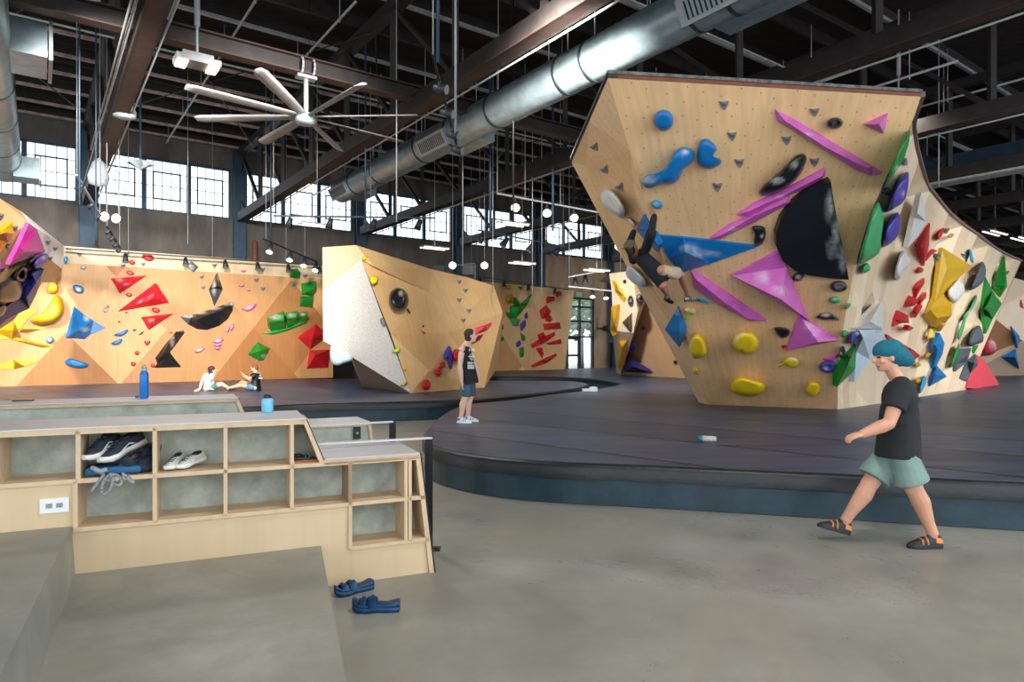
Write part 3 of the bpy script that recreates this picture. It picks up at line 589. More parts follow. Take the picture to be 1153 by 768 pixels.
wall_obj('O', 'jutting boulder at the far left edge with pink, purple and yellow volumes', mb, [plymat('left_boulder_plywood', (226, 190, 142), (200, 148, 96), grain=.5), mat('white_painted_board', (246, 244, 240), .6, var=.03, scale=4)])
# ------------------------------------------------------------------ holds
def col(name, c, rough=.38, **k): return mat(name, c, rough, var=.07, scale=5, chalk=True, **k)
BLUE = col('blue_hold', (18, 118, 186)); PINK = col('pink_volume', (214, 104, 190)); GREYH = col('grey_hold', (126, 128, 132), .6); BLK = col('black_hold', (30, 31, 34), .28)
YEL = col('yellow_hold', (246, 208, 26), .45); YELD = col('mustard_volume', (208, 162, 12), .45); RED = col('red_hold', (214, 30, 46), .42); GRN = col('green_hold', (22, 138, 48), .42)
MINT = col('mint_green_hold', (66, 168, 104), .45); PUR = col('violet_hold', (78, 66, 168), .42); WHT = col('white_hold', (226, 224, 220), .5); SKY = col('light_blue_hold', (20, 160, 214), .4)
DRED = col('dark_red_volume', (176, 22, 36), .5); LPINK = col('light_pink_hold', (226, 130, 178), .45); NAVY = col('navy_volume', (44, 38, 110), .45); GREYV = col('slate_volume', (84, 90, 98), .55); LIME = col('lime_hold', (196, 214, 40), .5); ORG = col('orange_hold', (236, 120, 40), .5)
CORAL = col('coral_red_volume', (224, 62, 82), .5); ICE = col('ice_white_hold', (204, 220, 232), .35)
def newell(ps):
    n = V((0, 0, 0)); m = len(ps)
    for i in range(m): a, b = ps[i], ps[(i+1) % m]; n += V(((a.y-b.y)*(a.z+b.z), (a.z-b.z)*(a.x+b.x), (a.x-b.x)*(a.y+b.y)))
    return n
def plane(key, pts):
    hs = []; ns = V((0, 0, 0))
    for p in pts:
        l, n = hit(key, p[0], p[1])
        if l is not None: hs.append(l); ns += n
    cx = sum(p[0] for p in pts)/len(pts); cy = sum(p[1] for p in pts)/len(pts); l, n = hit(key, cx, cy)
    if l is not None: hs.append(l); ns += n
    if not hs: print('MISS', key, pts[:2]); return P(cx, cy, 20), V((0, -1, 0))
    c = sum(hs, V((0, 0, 0)))/len(hs); N = ns.normalized()
    if len(hs) >= 5 and max((h-c).length for h in hs) > .8 and key == 'R':
        # smoother orientation from hit positions
        nn = newell(hs[:-1]).normalized()
        if nn.dot(N) < 0: nn = -nn
        N = nn if nn.dot(N) > .7 else N
    d = max((h-c).dot(N) for h in hs)
    return c+N*max(0, min(d, .25)), N
def on(pl, px, py, h):
    c, n = pl; r = ray(px, py); return CAM+r*(((c+n*h-CAM).dot(n))/r.dot(n))
def chalkset(mb, px2, chalk):
    for i, (x, y) in px2.items():
        v = 0
        for c in chalk:
            rx = c[2]; ry = c[3] if len(c) > 3 else rx; d = math.hypot((x-c[0])/rx, (y-c[1])/ry); v = max(v, min(1, max(0, 1.6-1.5*d)))
        if v > 0: mb.ck[i] = v
def vol(key, m, label, pts, ridge, chalk=None, cat='climbing volume', group=None, base=.03, name='climbing_volume', pl=None):
    """faceted volume: outline pts in the photo, ridge = raised inner points (x, y, height in metres)"""
    pl = pl or plane(key, pts); n = len(pts); mb = MB(); px2 = {}
    area_ = sum(pts[i][0]*pts[(i+1) % n][1]-pts[(i+1) % n][0]*pts[i][1] for i in range(n))
    if area_ < 0: pts = pts[::-1]
    P2 = [V((p[0], p[1])) for p in pts]+[V((r[0], r[1])) for r in ridge]; hh = [base]*n+[r[2] for r in ridge]
    ed = [(i, (i+1) % n) for i in range(n)]+[(n+i, n+i+1) for i in range(len(ridge)-1)]
    if chalk:   # finer grid so that the chalk mark has a soft edge
        pass
    r = delaunay_2d_cdt(P2, ed, [], 1, 1e-4); vv, ee, ff = r[0], r[1], r[2]; ov = r[3]
    hs = []
    for i, v in enumerate(vv):
        k = ov[i][0] if ov[i] else 0; hs.append(hh[k] if ov[i] else base)
    tris = [tuple(f) for f in ff]; V3 = [(v.x, v.y, h) for v, h in zip(vv, hs)]
    if chalk:
        for _ in range(3):
            mid = {}; nt_ = []
            def md(a, b):
                k = (min(a, b), max(a, b))
                if k not in mid: mid[k] = len(V3); V3.append(tuple((V3[a][q]+V3[b][q])/2 for q in range(3)))
                return mid[k]
            for a, b, c in tris:
                x, y, z = md(a, b), md(b, c), md(c, a); nt_ += [(a, x, z), (x, b, y), (z, y, c), (x, y, z)]
            tris = nt_
    o = mb.add([on(pl, *v) for v in V3], tris)
    for i, v in enumerate(V3): px2[i] = (v[0], v[1])
    if chalk: chalkset(mb, px2, chalk)
    t_ = [on(pl, p[0], p[1], base) for p in pts]; b_ = [q-pl[1]*(base+.06) for q in t_]
    mb.add(t_+b_, [(i, (i+1) % n, n+(i+1) % n, n+i) for i in range(n)]+[[n+i for i in range(n)]])
    return tag(mb.build(name, m), label, cat, group)
def blob(key, m, label, pts, h, chalk=None, cat='climbing hold', group=None, dish=0, pk=None, it=2, name='climbing_hold', flat=0., pl=None):
    """rounded hold: outline in the photo, domed to height h; dish sinks the middle; flat leaves a plateau"""
    pl = pl or plane(key, pts); q = [V((p[0], p[1], 0)) for p in pts]
    q = chaikin(q, it); n = len(q)
    c = sum(q, V((0, 0, 0)))/n
    if pk: c = V((pk[0], pk[1], 0))
    prof = [(1, -.04), (1, .25), (.94, .55), (.84, .8), (.7, .95), (.52, 1), (.34, 1-.6*dish), (.15, 1-dish)]
    if flat: prof = [(1, -.04), (1, .6), (.97, .85), (.92, 1), (.7, 1), (.4, 1), (.15, 1)]
    mb = MB(); px2 = {}; vs = []
    for f, hf in prof:
        for p in q:
            x = c+(p-c)*f; px2[len(vs)] = (x.x, x.y); vs.append(on(pl, x.x, x.y, h*hf if hf > 0 else -.05))
    px2[len(vs)] = (c.x, c.y); vs.append(on(pl, c.x, c.y, h*(1-dish))); k = len(prof)
    mb.add(vs, [(j*n+i, j*n+(i+1) % n, (j+1)*n+(i+1) % n, (j+1)*n+i) for j in range(k-1) for i in range(n)]+[((k-1)*n+i, (k-1)*n+(i+1) % n, len(vs)-1) for i in range(n)], 0, True)
    mb.add(vs[:n], [list(range(n))])
    if chalk: chalkset(mb, px2, chalk)
    return tag(mb.build(name, m), label, cat, group)
def jug(key, label, x, y, s=6, m=None, ang=0, group='small grey grips', cat='climbing hold'):
    """small shield-shaped grip, wide lip on top, pointed below"""
    m = m or GREYH; ca, sa = math.cos(ang), math.sin(ang)
    pts = [(-s, -s*.75), (0, -s*.6), (s, -s*.8), (s*.7, .1*s), (.15*s, s), (-.55*s, .25*s)]
    pts = [(x+a*ca-b*sa, y+a*sa+b*ca) for a, b in pts]
    pl = plane(key, pts); dd = (pl[0]-CAM).length; hh = s/F*dd*.75
    return vol(key, m, label, pts, [(x+.05*s*ca+.35*s*sa, y-.35*s*ca+.05*s*sa, hh)], cat=cat, group=group, base=.015, name='climbing_hold', pl=pl)
def ov(x, y, rx, ry, a=0, n=8):
    a = math.radians(a); return [(x+rx*math.cos(t)*math.cos(a)-ry*math.sin(t)*math.sin(a), y+rx*math.cos(t)*math.sin(a)+ry*math.sin(t)*math.cos(a)) for t in [2*math.pi*i/n for i in range(n)]]
# --- central boulder
z = crop(640, 60, 3.338); g = 'blue holds on the central boulder'
blob('M', BLUE, 'round blue hold near the top left of the central boulder', z(*ov(358, 252, 40, 43)), .22)
blob('M', BLUE, 'long lumpy blue hold like a bent sausage, chalk on its lower end', z((275, 480), (295, 455), (335, 453), (372, 425), (400, 365), (430, 350), (466, 358), (478, 385), (465, 415), (432, 432), (420, 470), (392, 495), (350, 490), (310, 510), (282, 502)), .26, chalk=z((305, 480, 9, 5), (440, 372, 6, 4)) and [(731, 203, 10, 6), (772, 171, 5, 4)])
blob('M', BLUE, 'blue boomerang-shaped hold right of the bent sausage hold', z((488, 340), (510, 315), (545, 335), (562, 360), (542, 382), (556, 402), (578, 398), (572, 420), (530, 437), (492, 427), (483, 400)), .16, it=2)
blob('M', SKY, 'small light blue disc gripped by the climber\'s upper hand', z(*ov(333, 568, 24, 17, 20)), .1, chalk=[(739, 230, 4, 3)])
blob('M', BLK, 'long glossy black slug-shaped hold above the pink rails', z((713, 522), (738, 490), (790, 450), (828, 408), (860, 378), (890, 376), (898, 400), (872, 460), (822, 505), (770, 532), (725, 538)), .22, chalk=[(876, 203, 9, 4), (893, 187, 5, 4)])
for x, y, l in ((585, 195, 'small grey grip topmost, right of the round blue hold'), (615, 312, 'small grey grip right of and above the boomerang hold'), (643, 413, 'small grey grip level with the foot of the boomerang hold'), (560, 503, 'small grey grip below the blue boomerang hold'),
                (925, 222, 'small grey grip just above the long upper pink rail'), (820, 328, 'small grey grip above the black slug-shaped hold'), (925, 410, 'small grey grip right of the black slug-shaped hold')):
    (px, py), = z((x, y)); jug('M', l, px, py, 5.6)
for x, y, l in ((97, 355, 'uppermost of three grey grips on the boulder\'s left flank'), (135, 440, 'middle one of three grey grips on the boulder\'s left flank'), (192, 505, 'lowest of three grey grips, above the big white oval hold')):
    (px, py), = z((x, y)); jug('M', l, px, py, 4.8, ang=-.55)
vol('M', PINK, 'pink rail ending at the black half-disc, upper of the two parallel rails', z((635, 608), (700, 563), (800, 518), (900, 468), (966, 433), (966, 458), (940, 480), (860, 522), (760, 567), (672, 613)), [(843, 238, .1), (880, 221, .12), (925, 199, .1)], chalk=[(880, 222, 6, 3)], cat='climbing hold', name='climbing_hold')
vol('M', PINK, 'pink rail lower of the two parallel rails, left tip above the blue volume', z((533, 697), (600, 648), (760, 568), (832, 538), (836, 560), (800, 582), (700, 636), (570, 699)), [(812, 265, .1), (848, 244, .12), (885, 228, .09)], chalk=[(826, 258, 6, 3)], cat='climbing hold', name='climbing_hold')
z = crop(863, 60, 3.338)
vol('M', PINK, 'longest pink rail slanting down across the boulder\'s top right', z((36, 213), (112, 253), (250, 337), (398, 425), (437, 450), (395, 459), (340, 440), (200, 352), (42, 252)), [(884, 136, .12), (930, 166, .14), (977, 190, .1)], chalk=[(910, 150, 5, 3)], cat='climbing hold', name='climbing_hold')
vol('M', PINK, 'small pink pyramid at the boulder\'s top right corner', z((368, 268), (457, 228), (441, 303)), [(990, 139.5, .2)])
blob('M', BLK, 'black ring-shaped hold with grey centre near the top right', z(*ov(257, 263, 33, 24, -10)), .13, dish=.5, chalk=[(940, 138, 3, 2.4)])
z = crop(740, 190, 2.742)
o = vol('M', BLK, 'large flat black half-disc volume dusted with chalk on its right edge', z((536, 40), (500, 52), (462, 72), (415, 110), (382, 155), (366, 205), (368, 240), (388, 285), (425, 315), (470, 330), (530, 338), (592, 343), (578, 265), (560, 180), (545, 100)), z((455, 130)) and [(905, 262, .09)], base=.085, chalk=[(934, 232, 4, 20), (942, 262, 5, 22), (949, 292, 5, 16), (937, 280, 6, 14)])
blob('M', BLK, 'small curved black hold between the blue volume and the half-disc', z((288, 178), (310, 174), (333, 178), (337, 205), (325, 237), (303, 240), (297, 222), (304, 203)), .1, chalk=[(858, 266, 2.5, 3)])
vol('M', BLUE, 'large blue triangular volume above the climber\'s knee, chalk streak on it', [(740, 265), (769, 267.5), (853, 278), (800, 297), (766.5, 307.5), (752, 290)], [(772, 284, .38)], chalk=[(774, 279, 11, 5), (788, 285, 13, 5), (804, 287, 7, 3)])
vol('M', BLUE, 'narrow blue volume on the boulder\'s left flank beside the climber\'s arm', [(724, 242), (733, 258), (741, 276), (740, 284), (728, 273), (716, 259)], [(729, 262, .12)])
vol('M', BLUE, 'blue diamond volume below the climber\'s feet', [(763, 345.5), (772, 371), (772.5, 376), (765, 391.5), (748.5, 371)], [(765, 375, .2)], chalk=[(763, 350, 4, 5)])
vol('M', PINK, 'largest pink volume, a wide pyramid in the middle of the boulder', z((374, 257), (400, 305), (471, 471), (384, 420), (231, 330)), [(879.5, 337, .5)], chalk=[(858, 312, 8, 10), (878, 327, 9, 6)])
vol('M', PINK, 'pink triangular volume right below the largest pink volume', z((437, 452), (560, 530), (400, 561)), [(921, 385, .22)], chalk=[(909, 367, 7, 5), (919, 376, 5, 4)])
vol('M', PINK, 'pink rail sloping down under the big blue volume', z((105, 316), (128, 326), (215, 385), (338, 470), (285, 471), (190, 420), (113, 366)), [(784, 315, .14), (815, 340, .14), (843, 359, .1)], cat='climbing hold', name='climbing_hold')
blob('M', BLK, 'black oval hold with chalky hollow at the half-disc\'s lower corner', z(*ov(560, 364, 29, 19)), .14, dish=.5, chalk=[(945, 322, 6, 3.5)])
blob('M', BLK, 'small black hold with white chalk tucked under the half-disc', z((415, 335), (428, 318), (452, 318), (458, 330), (440, 348), (422, 348)), .1, chalk=[(899, 312, 4, 3)])
blob('M', MINT, 'small mint green oval hold below the black oval hold', z(*ov(549, 405, 19, 12)), .1, chalk=[(941, 337, 4, 2)])
blob('M', BLK, 'flat black leaf-shaped hold with a pointed right tip', z((486, 460), (508, 445), (538, 444), (570, 470), (545, 466), (510, 468)), .1, chalk=[(930, 355, 6, 3)])
blob('M', BLK, 'dark leaf hold left of the lower pink triangle', z((357, 490), (382, 487), (413, 497), (405, 518), (385, 526), (370, 512)), .1)
blob('M', YEL, 'tall yellow hold near the boulder\'s left ridge', z((97, 540), (116, 503), (140, 518), (154, 560), (148, 582), (105, 589)), .28, it=1, chalk=[(777, 386, 3, 6)])
blob('M', YEL, 'round yellow hold with a notch and white chalk on its left', z((230, 548), (234, 518), (262, 500), (298, 503), (318, 538), (298, 572), (268, 576), (262, 562), (250, 570)), .24, chalk=[(828, 380, 5, 8), (836, 374, 4, 4)])
blob('M', YEL, 'wide yellow hold lowest on the boulder', z((224, 672), (238, 645), (262, 640), (300, 652), (336, 665), (330, 690), (290, 706), (238, 697)), .26, it=1)
blob('M', YEL, 'small yellow block hold at the lower right of the boulder', z((464, 664), (480, 655), (505, 664), (500, 692), (476, 707), (458, 692)), .16, it=1)
blob('M', YEL, 'tiny square yellow hold by the foot of the left ridge', z((110, 616), (126, 617), (126, 634), (111, 634)), .06, it=1)
blob('M', YEL, 'small chalk-covered yellow hold with a lime tag', z((388, 592), (405, 580), (438, 588), (436, 610), (418, 618), (395, 605)), .12, chalk=[(893, 403, 6, 5)])
blob('M', LIME, 'lime route tag beside the small chalky yellow hold', z((370, 608), (392, 597), (396, 603), (376, 614)), .02, it=0, cat='route tag', name='route_tag')
blob('M', RED, 'short red route tag left of the lower pink triangle', z((383, 545), (399, 543), (400, 552), (386, 556)), .02, it=0, cat='route tag', name='route_tag')
blob('M', YEL, 'whitish chalked hold under the climber\'s shoe', z((80, 436), (92, 428), (122, 432), (118, 450), (95, 450)), .14, chalk=[(776, 351, 9, 6)])
blob('M', LIME, 'lime route tag hanging under the whitish chalked hold', z((88, 452), (100, 450), (95, 466), (86, 466)), .02, it=0, cat='route tag', name='route_tag')
blob('M', SKY, 'light blue foothold under the climber\'s front shoe', z((122, 402), (135, 398), (162, 412), (163, 420), (148, 414), (128, 412)), .1)
blob('M', PUR, 'violet round hold at the boulder\'s right corner, under a pink one', z(*ov(526, 613, 29, 20)), .16, dish=.3, chalk=[(930, 414, 4, 3)])
vol('M', PINK, 'small pink wedge resting above the violet round hold', z((512, 588), (558, 572), (556, 606), (530, 600)), [(937, 404.5, .12)])
z = crop(640, 200, 2.846)
blob('M', WHT, 'large smooth white oval hold on the boulder\'s left flank', z((100, 60), (112, 40), (135, 35), (162, 62), (184, 105), (176, 134), (150, 122), (112, 92)), .25)
blob('M', WHT, 'small white hold held by the climber\'s lower hand', z((188, 128), (200, 133), (217, 155), (206, 157), (190, 142)), .1)
blob('M', ICE, 'pale grey-white hold behind the climber\'s hip', z((180, 312), (190, 280), (205, 284), (235, 312), (252, 335), (243, 354), (210, 342)), .2)
# --- curved right wall
z = crop(940, 130, 4.517)
blob('R', GRN, 'long narrow green fin at the very top of the curved wall\'s corner', z((385, 60), (378, 140), (365, 180), (350, 230), (320, 270), (290, 320), (255, 378), (262, 330), (300, 230), (345, 130)), .16, it=1, chalk=[(1010, 190, 3, 5)])
blob('R', PUR, 'upper violet fin on the curved wall', z((370, 282), (378, 300), (372, 380), (355, 440), (300, 475), (258, 497), (290, 400), (325, 320)), .3, it=1, pk=(1018, 214), chalk=[(1017, 218, 2, 5)])
blob('R', PUR, 'lower violet fin on the curved wall, under the first', z((318, 485), (332, 515), (334, 570), (318, 620), (280, 655), (233, 678), (245, 590), (280, 530)), .3, it=1, pk=(1008, 255))
blob('R', MINT, 'broad green fin hugging the corner edge of the curved wall', z((222, 432), (236, 465), (250, 520), (248, 590), (236, 690), (190, 730), (120, 764), (122, 720), (160, 590), (190, 480)), .22, it=1)
vol('R', WHT, 'tall narrow white wedge volume right of the violet fins', z((440, 385), (465, 540), (430, 610), (370, 672), (405, 520)), [(1033, 240, .2)])
vol('R', RED, 'tall red diamond volume on the upper curved wall', z((485, 548), (480, 660), (455, 766), (422, 660)), [(1042, 277, .3)])
for x, y, a, l in ((358, 240, -.5, 'small grey grip beside the long green fin'), (272, 395, -.4, 'small grey grip between green and violet fins'), (528, 716, 0, 'small grey grip just right of the red diamond volume')):
    (px, py), = z((x, y)); jug('R', l, px, py, 4.2, ang=a)
z = crop(940, 290, 4.517)
blob('R', WHT, 'white bucket-shaped hold below the tall white wedge', z((330, -20), (352, -40), (385, 10), (380, 40), (345, 75), (330, 115), (303, 110), (305, 60)), .3, it=1)
blob('R', MINT, 'small mint grip under the broad green fin', z((142, 45), (165, 22), (184, 48), (175, 72), (140, 82)), .14, it=1)
blob('R', MINT, 'tiny mint grip on the corner edge at mid height', z((50, 250), (78, 228), (85, 240), (60, 268)), .08, it=1)
blob('R', MINT, 'tiny mint grip with a lime tag on the corner edge lower down', z((35, 388), (50, 365), (76, 380), (60, 400), (38, 404)), .1, it=1)
vol('R', WHT, 'white triangular volume above the walking man\'s hat', z((243, 215), (245, 365), (215, 362), (100, 362), (170, 290)), [(1006-14, 352, .18), (984, 360, .2)] and [(980, 362, .2)])
vol('R', ICE, 'large pale blue-white volume behind the walking man\'s face', z((122, 367), (248, 370), (246, 420), (180, 520), (98, 635), (110, 480)), [(972, 380, .25)])
blob('R', PUR, 'violet grip at the left tip of the pale volumes', z((68, 432), (90, 372), (128, 380), (124, 400), (100, 420), (80, 442)), .16, it=1, chalk=[(966, 375, 3, 3)])
vol('R', GRN, 'green pyramid volume at the foot of the corner edge', z((108, 442), (110, 565), (12, 658), (12, 545)), [(955, 411, .3)])
blob('R', BLK, 'small black grip just above the green corner pyramid', z((18, 480), (42, 442), (56, 470), (50, 505), (22, 512)), .12, it=1, chalk=[(947, 398, 2, 2)])
for p, l in ((((435, 48), (452, 60), (445, 76), (422, 80), (425, 60)), 'small red grip under the red diamond'), (((458, 105), (456, 130), (412, 205), (405, 160), (425, 128)), 'long red grip in the cluster left of the mustard volume'),
             (((385, 195), (412, 205), (425, 222), (405, 246), (362, 252), (370, 225)), 'red grip at the left of the red cluster'), (((468, 178), (465, 205), (432, 238), (430, 218), (448, 190)), 'red grip at the right of the red cluster'),
             (((440, 235), (446, 250), (412, 306), (402, 285), (418, 248)), 'lower red grip of the red cluster'), (((325, 270), (372, 295), (380, 332), (335, 335), (300, 352), (308, 315)), 'largest red grip below the red cluster'),
             (((375, 343), (402, 358), (378, 375), (366, 368)), 'tiny red grip right above the walking man\'s hat')):
    vol('R', RED, l, z(*p), [(940+sum(a for a, b in p)/len(p)/4.517, 290+sum(b for a, b in p)/len(p)/4.517, .14)], cat='climbing hold', name='climbing_hold', group='red grips on the curved wall')
vol('R', DRED, 'long dark red rail half hidden behind the walking man\'s hat', z((262, 390), (330, 430), (400, 470), (435, 500), (405, 520), (340, 470), (265, 402)), [(1018, 391, .15)], cat='climbing hold', name='climbing_hold')
z = crop(1030, 240, 7.683)
vol('R', YELD, 'large mustard yellow triangular volume in the middle of the curved wall', z((240, 298), (490, 455), (172, 775)), [(1066, 303, .12)])
blob('R', WHT, 'chalk-whitened pale hold at the lower side of the mustard triangle', z((262, 690), (350, 590), (380, 560), (440, 640), (415, 720), (340, 790)), .16, it=1)
blob('R', RED, 'red grip near the top edge of the curved wall', z((195, 180), (250, 125), (262, 140), (235, 200), (200, 238), (192, 215)), .14, it=1)
blob('R', YELD, 'tiny mustard grip near the top edge of the curved wall', z((285, 200), (305, 175), (348, 180), (320, 212), (292, 218)), .12, it=1)
for x, y, l, s in ((278, 150, 'small grey grip right of the topmost red grip', 3.4), (212, 372, 'small grey grip left of the mustard triangle', 3.6), (425, 365, 'small grey grip above the mustard triangle', 3), (800, 515, 'tiny grey grip right of the upper green spike', 2.6)):
    (px, py), = z((x, y)); jug('R', l, px, py, s)
blob('R', SKY, 'narrow light blue fin right of the mustard triangle', z((468, 312), (486, 308), (515, 425), (498, 437), (474, 405)), .12, it=1)
blob('R', GREYV, 'dark grey half-moon volume on the curved wall', z((578, 408), (612, 450), (618, 520), (598, 590), (545, 640), (482, 674), (500, 610), (545, 500)), .2, it=1)
vol('R', GRN, 'small green spike volume nearest the wall\'s far end', z((780, 370), (800, 635), (742, 725), (700, 625)), [(1131, 322, .25)])
vol('R', RED, 'small red wedge beside the red diamond volume', z((115, 375), (160, 312), (202, 322), (150, 355), (105, 412)), [(1049, 285, .12)], cat='climbing hold', name='climbing_hold')
z = crop(1030, 330, 6.4)
vol('R', GRN, 'tall green spike volume in front of the smaller one', z((512, -170+55), (560, -20), (628, 78), (560, 190), (515, 292), (493, 115)), [(1112, 347, .35)], chalk=[(1124, 332, 4, 5)])
vol('R', YELD, 'mustard block volume under the mustard triangle', z((160, -10), (215, 8), (268, 68), (270, 158), (215, 222), (150, 243), (68, 182), (115, 115)), [(1047.5, 349, .2), (1071, 355, .3), (1055, 358, .3)])
vol('R', YELD, 'chalky little mustard wedge below the mustard block', z((165, 215), (238, 180), (230, 215), (185, 278), (172, 250)), [(1062, 366, .15)], chalk=[(1064, 364, 4, 3)])
blob('R', YEL, 'yellow grip with chalk beneath the mustard block', z((92, 300), (105, 250), (135, 262), (148, 320), (120, 330), (85, 335)), .14, it=1, chalk=[(1049, 378, 3, 4)])
vol('R', BLUE, 'upper of two blue volumes hanging below the mustard block', z((180, 285), (215, 360), (200, 440), (150, 535), (132, 540), (145, 370)), [(1056, 394, .2)])
vol('R', BLUE, 'lower blue volume, tip touching the one above', z((152, 515), (232, 602), (108, 672), (130, 580)), [(1054, 422, .18)])
for p, l in ((((74, 445), (95, 425), (126, 440), (100, 458), (80, 474)), 'small yellow grip left of the upper blue volume'), (((2, 508), (30, 498), (48, 518), (25, 535), (4, 530)), 'small yellow grip in the middle of the three'), (((2, 620), (20, 608), (50, 622), (38, 648), (10, 652)), 'lowest small yellow grip behind the walking man')):
    blob('R', YELD, l, z(*p), .12, it=1)
blob('R', SKY, 'light blue leaf hold lowest on the curved wall', z((62, 592), (85, 605), (78, 660), (45, 720), (30, 728), (45, 650)), .1, it=1)
blob('R', MINT, 'long mint green streak volume left of the slate shields', z((440, 10), (455, 30), (420, 110), (368, 180), (365, 220), (345, 290), (318, 345), (306, 325), (322, 260), (345, 200), (350, 160), (400, 110)), .12, it=1, chalk=[(1092, 352, 5, 6)])
blob('R', GRN, 'narrow green leaf below the mint streak', z((318, 350), (326, 420), (290, 500), (256, 547), (270, 490), (300, 400)), .1, it=1)
blob('R', GREYV, 'slate grey shield volume with rounded top', z((452, 228), (478, 245), (505, 345), (450, 370), (386, 390), (385, 350), (410, 280)), .25, it=1)
vol('R', GREYV, 'dark slate wedge left, under the grey shield', z((328, 405), (410, 395), (378, 498), (295, 565), (300, 510)), [(1089, 400, .2)])
vol('R', GREYV, 'dark slate block leaning on the coral pyramid', z((380, 490), (440, 440), (458, 515), (400, 580), (378, 636), (332, 612)), [(1097, 409, .22)])
vol('R', CORAL, 'big coral red pyramid volume on the mat at the wall\'s far end', z((440, 440), (500, 480), (616, 668), (480, 690), (368, 684)), [(1103, 404, .3)] and [(1106, 403, .35)])
blob('Q', CORAL, 'red and white rounded hold above the coral pyramid', z((480, 445), (490, 350), (530, 320), (580, 345), (598, 410), (560, 445), (520, 450)), .4, chalk=[(1118, 388, 6, 8)])
vol('R', GRN, 'short green sliver between grey shield and coral pyramid', z((428, 380), (460, 375), (445, 410), (430, 436), (420, 412)), [(1098, 392, .06)])
z = crop(1030, 330, 6.4)
vol('Q', BLUE, 'blue shard volume on the distant right wall, upper one', z((695, 240), (758, 310), (742, 400), (700, 320)), [(1143, 378, .3)])
vol('Q', BLUE, 'blue pyramid volume on the distant right wall, lower one', z((728, 395), (755, 548), (612, 462)), [(1143, 402, .35)])
vol('Q', DRED, 'dark red volume at the right edge of the picture', z((722, 0), (790, -8), (790, 120), (752, 122), (770, 40)), [(1150, 338, .2)])
blob('Q', BLUE, 'tiny blue hold at the top left of the distant right wall', z((655, 40), (672, 55), (660, 80), (638, 82)), .2, it=1)
# --- left wall
z = crop(70, 275, 5.12)
vol('L', RED, 'upper red triangular volume on the left wall, pointing right', z((280, 198), (488, 180), (334, 284)), [(140, 320.5, .35)] and [(139, 319, .3)], chalk=[(134, 315, 4, 3), (142, 320, 4, 2)])
vol('L', RED, 'largest red triangular volume on the left wall', z((540, 222), (617, 337), (320, 388)), [(174, 336, .35)], chalk=[(171, 334, 3, 3), (160, 339, 4, 2)])
vol('L', RED, 'lowest red triangular volume on the left wall', z((455, 420), (645, 399), (500, 495)), [(170, 361, .3)], chalk=[(170, 361, 4, 3)])
vol('L', BLUE, 'large blue folded volume on the left wall', z((68, 358), (120, 400), (180, 440), (250, 482), (160, 522), (132, 546), (18, 540)), [(89, 372, .5), (105, 361, .35)], chalk=[(96, 371, 6, 3), (98, 357, 5, 6)])
blob('L', BLUE, 'long flat blue hold lowest on the left wall', z((8, 678), (45, 652), (90, 672), (155, 688), (150, 708), (100, 716), (30, 700)), .18, it=1)
blob('L', BLUE, 'upper of two curved blue ledges left of the lowest red volume', z((292, 522), (350, 502), (380, 487), (382, 505), (350, 528), (310, 530)), .15)
blob('L', BLUE, 'lower of two curved blue ledges left of the lowest red volume', z((277, 570), (318, 552), (345, 543), (350, 558), (325, 580), (290, 580)), .15)
blob('L', BLUE, 'angular blue hold high above the big blue volume', z((60, 240), (80, 230), (128, 250), (122, 285), (85, 280), (62, 262)), .2, it=1, chalk=[(89, 326, 4, 3)])
blob('L', BLUE, 'small chalky pale blue hold near the top left of the wall', z((104, 132), (125, 122), (142, 132), (130, 146), (110, 144)), .12, chalk=[(94, 301, 3, 2)])
blob('L', BLUE, 'small blue and white hold between blue and red volumes', z((240, 372), (255, 362), (266, 380), (250, 396), (238, 386)), .12, chalk=[(119, 350, 3, 3)])
for x, y, rx, ry, l in ((495, 76, 38, 22, 'red splat-shaped hold at the top of the left wall'), (403, 105, 20, 14, 'small red hold under the top strip'), (392, 165, 24, 14, 'red oval hold just above the upper red volume'), (386, 291, 20, 12, 'red oval hold below the upper red volume'), (541, 380, 27, 15, 'red bean hold right below the largest red volume'),
                        (432, 626, 14, 12, 'small red dot hold low on the left wall'), (410, 690, 17, 12, 'small red hold lowest left of the bottle'), (524, 698, 15, 11, 'small red hold beside the black wedge'), (265, 359, 8, 6, 'tiny red dot by the blue and white hold'), (330, 448, 8, 6, 'tiny red dot between blue ledges and red volume'), (372, 394, 9, 5, 'tiny red dot at the tip of the largest red volume'), (627, 510, 9, 5, 'tiny red dot above the black hook')):
    blob('L', RED, l, z(*ov(x, y, rx, ry, 15)), .13 if rx > 12 else .07, group='small red holds on the left wall')
blob('L', DRED, 'dark red hold with chalk above the small red dot', z((472, 560), (490, 550), (512, 560), (500, 575), (490, 588), (478, 572)), .12, it=1, chalk=[(166, 383, 3, 2)])
blob('L', DRED, 'small chalky dark hold left of the tiny black hook', z((402, 495), (418, 487), (432, 492), (420, 502)), .1, it=1)
blob('L', BLK, 'tiny black hook hold on the left wall', z((440, 525), (455, 508), (472, 500), (465, 515), (450, 522)), .08, it=0)
for x, y, l, s in ((100, 60, 'tiny grey grip at the wall\'s top left', 3), (370, 62, 'tiny grey grip on the top strip beside the red splat', 3), (350, 128, 'tiny grey grip left of the small red hold', 2.8), (467, 117, 'tiny grey grip under the red splat hold', 2.8)):
    (px, py), = z((x, y)); jug('L', l, px, py, s)
vol('L', BLK, 'black wedge volume standing low on the left wall', z((610, 608), (648, 660), (688, 708), (535, 712), (560, 660)), [(186, 407, .3)])
vol('L', BLK, 'long black hooked volume leaning over the black wedge', z((700, 497), (706, 510), (640, 600), (590, 660), (548, 690), (538, 655), (600, 570), (655, 505)), [(194, 381, .3), (181, 402, .25)], chalk=[(194, 383, 3, 9)])
z = crop(200, 275, 5.12)
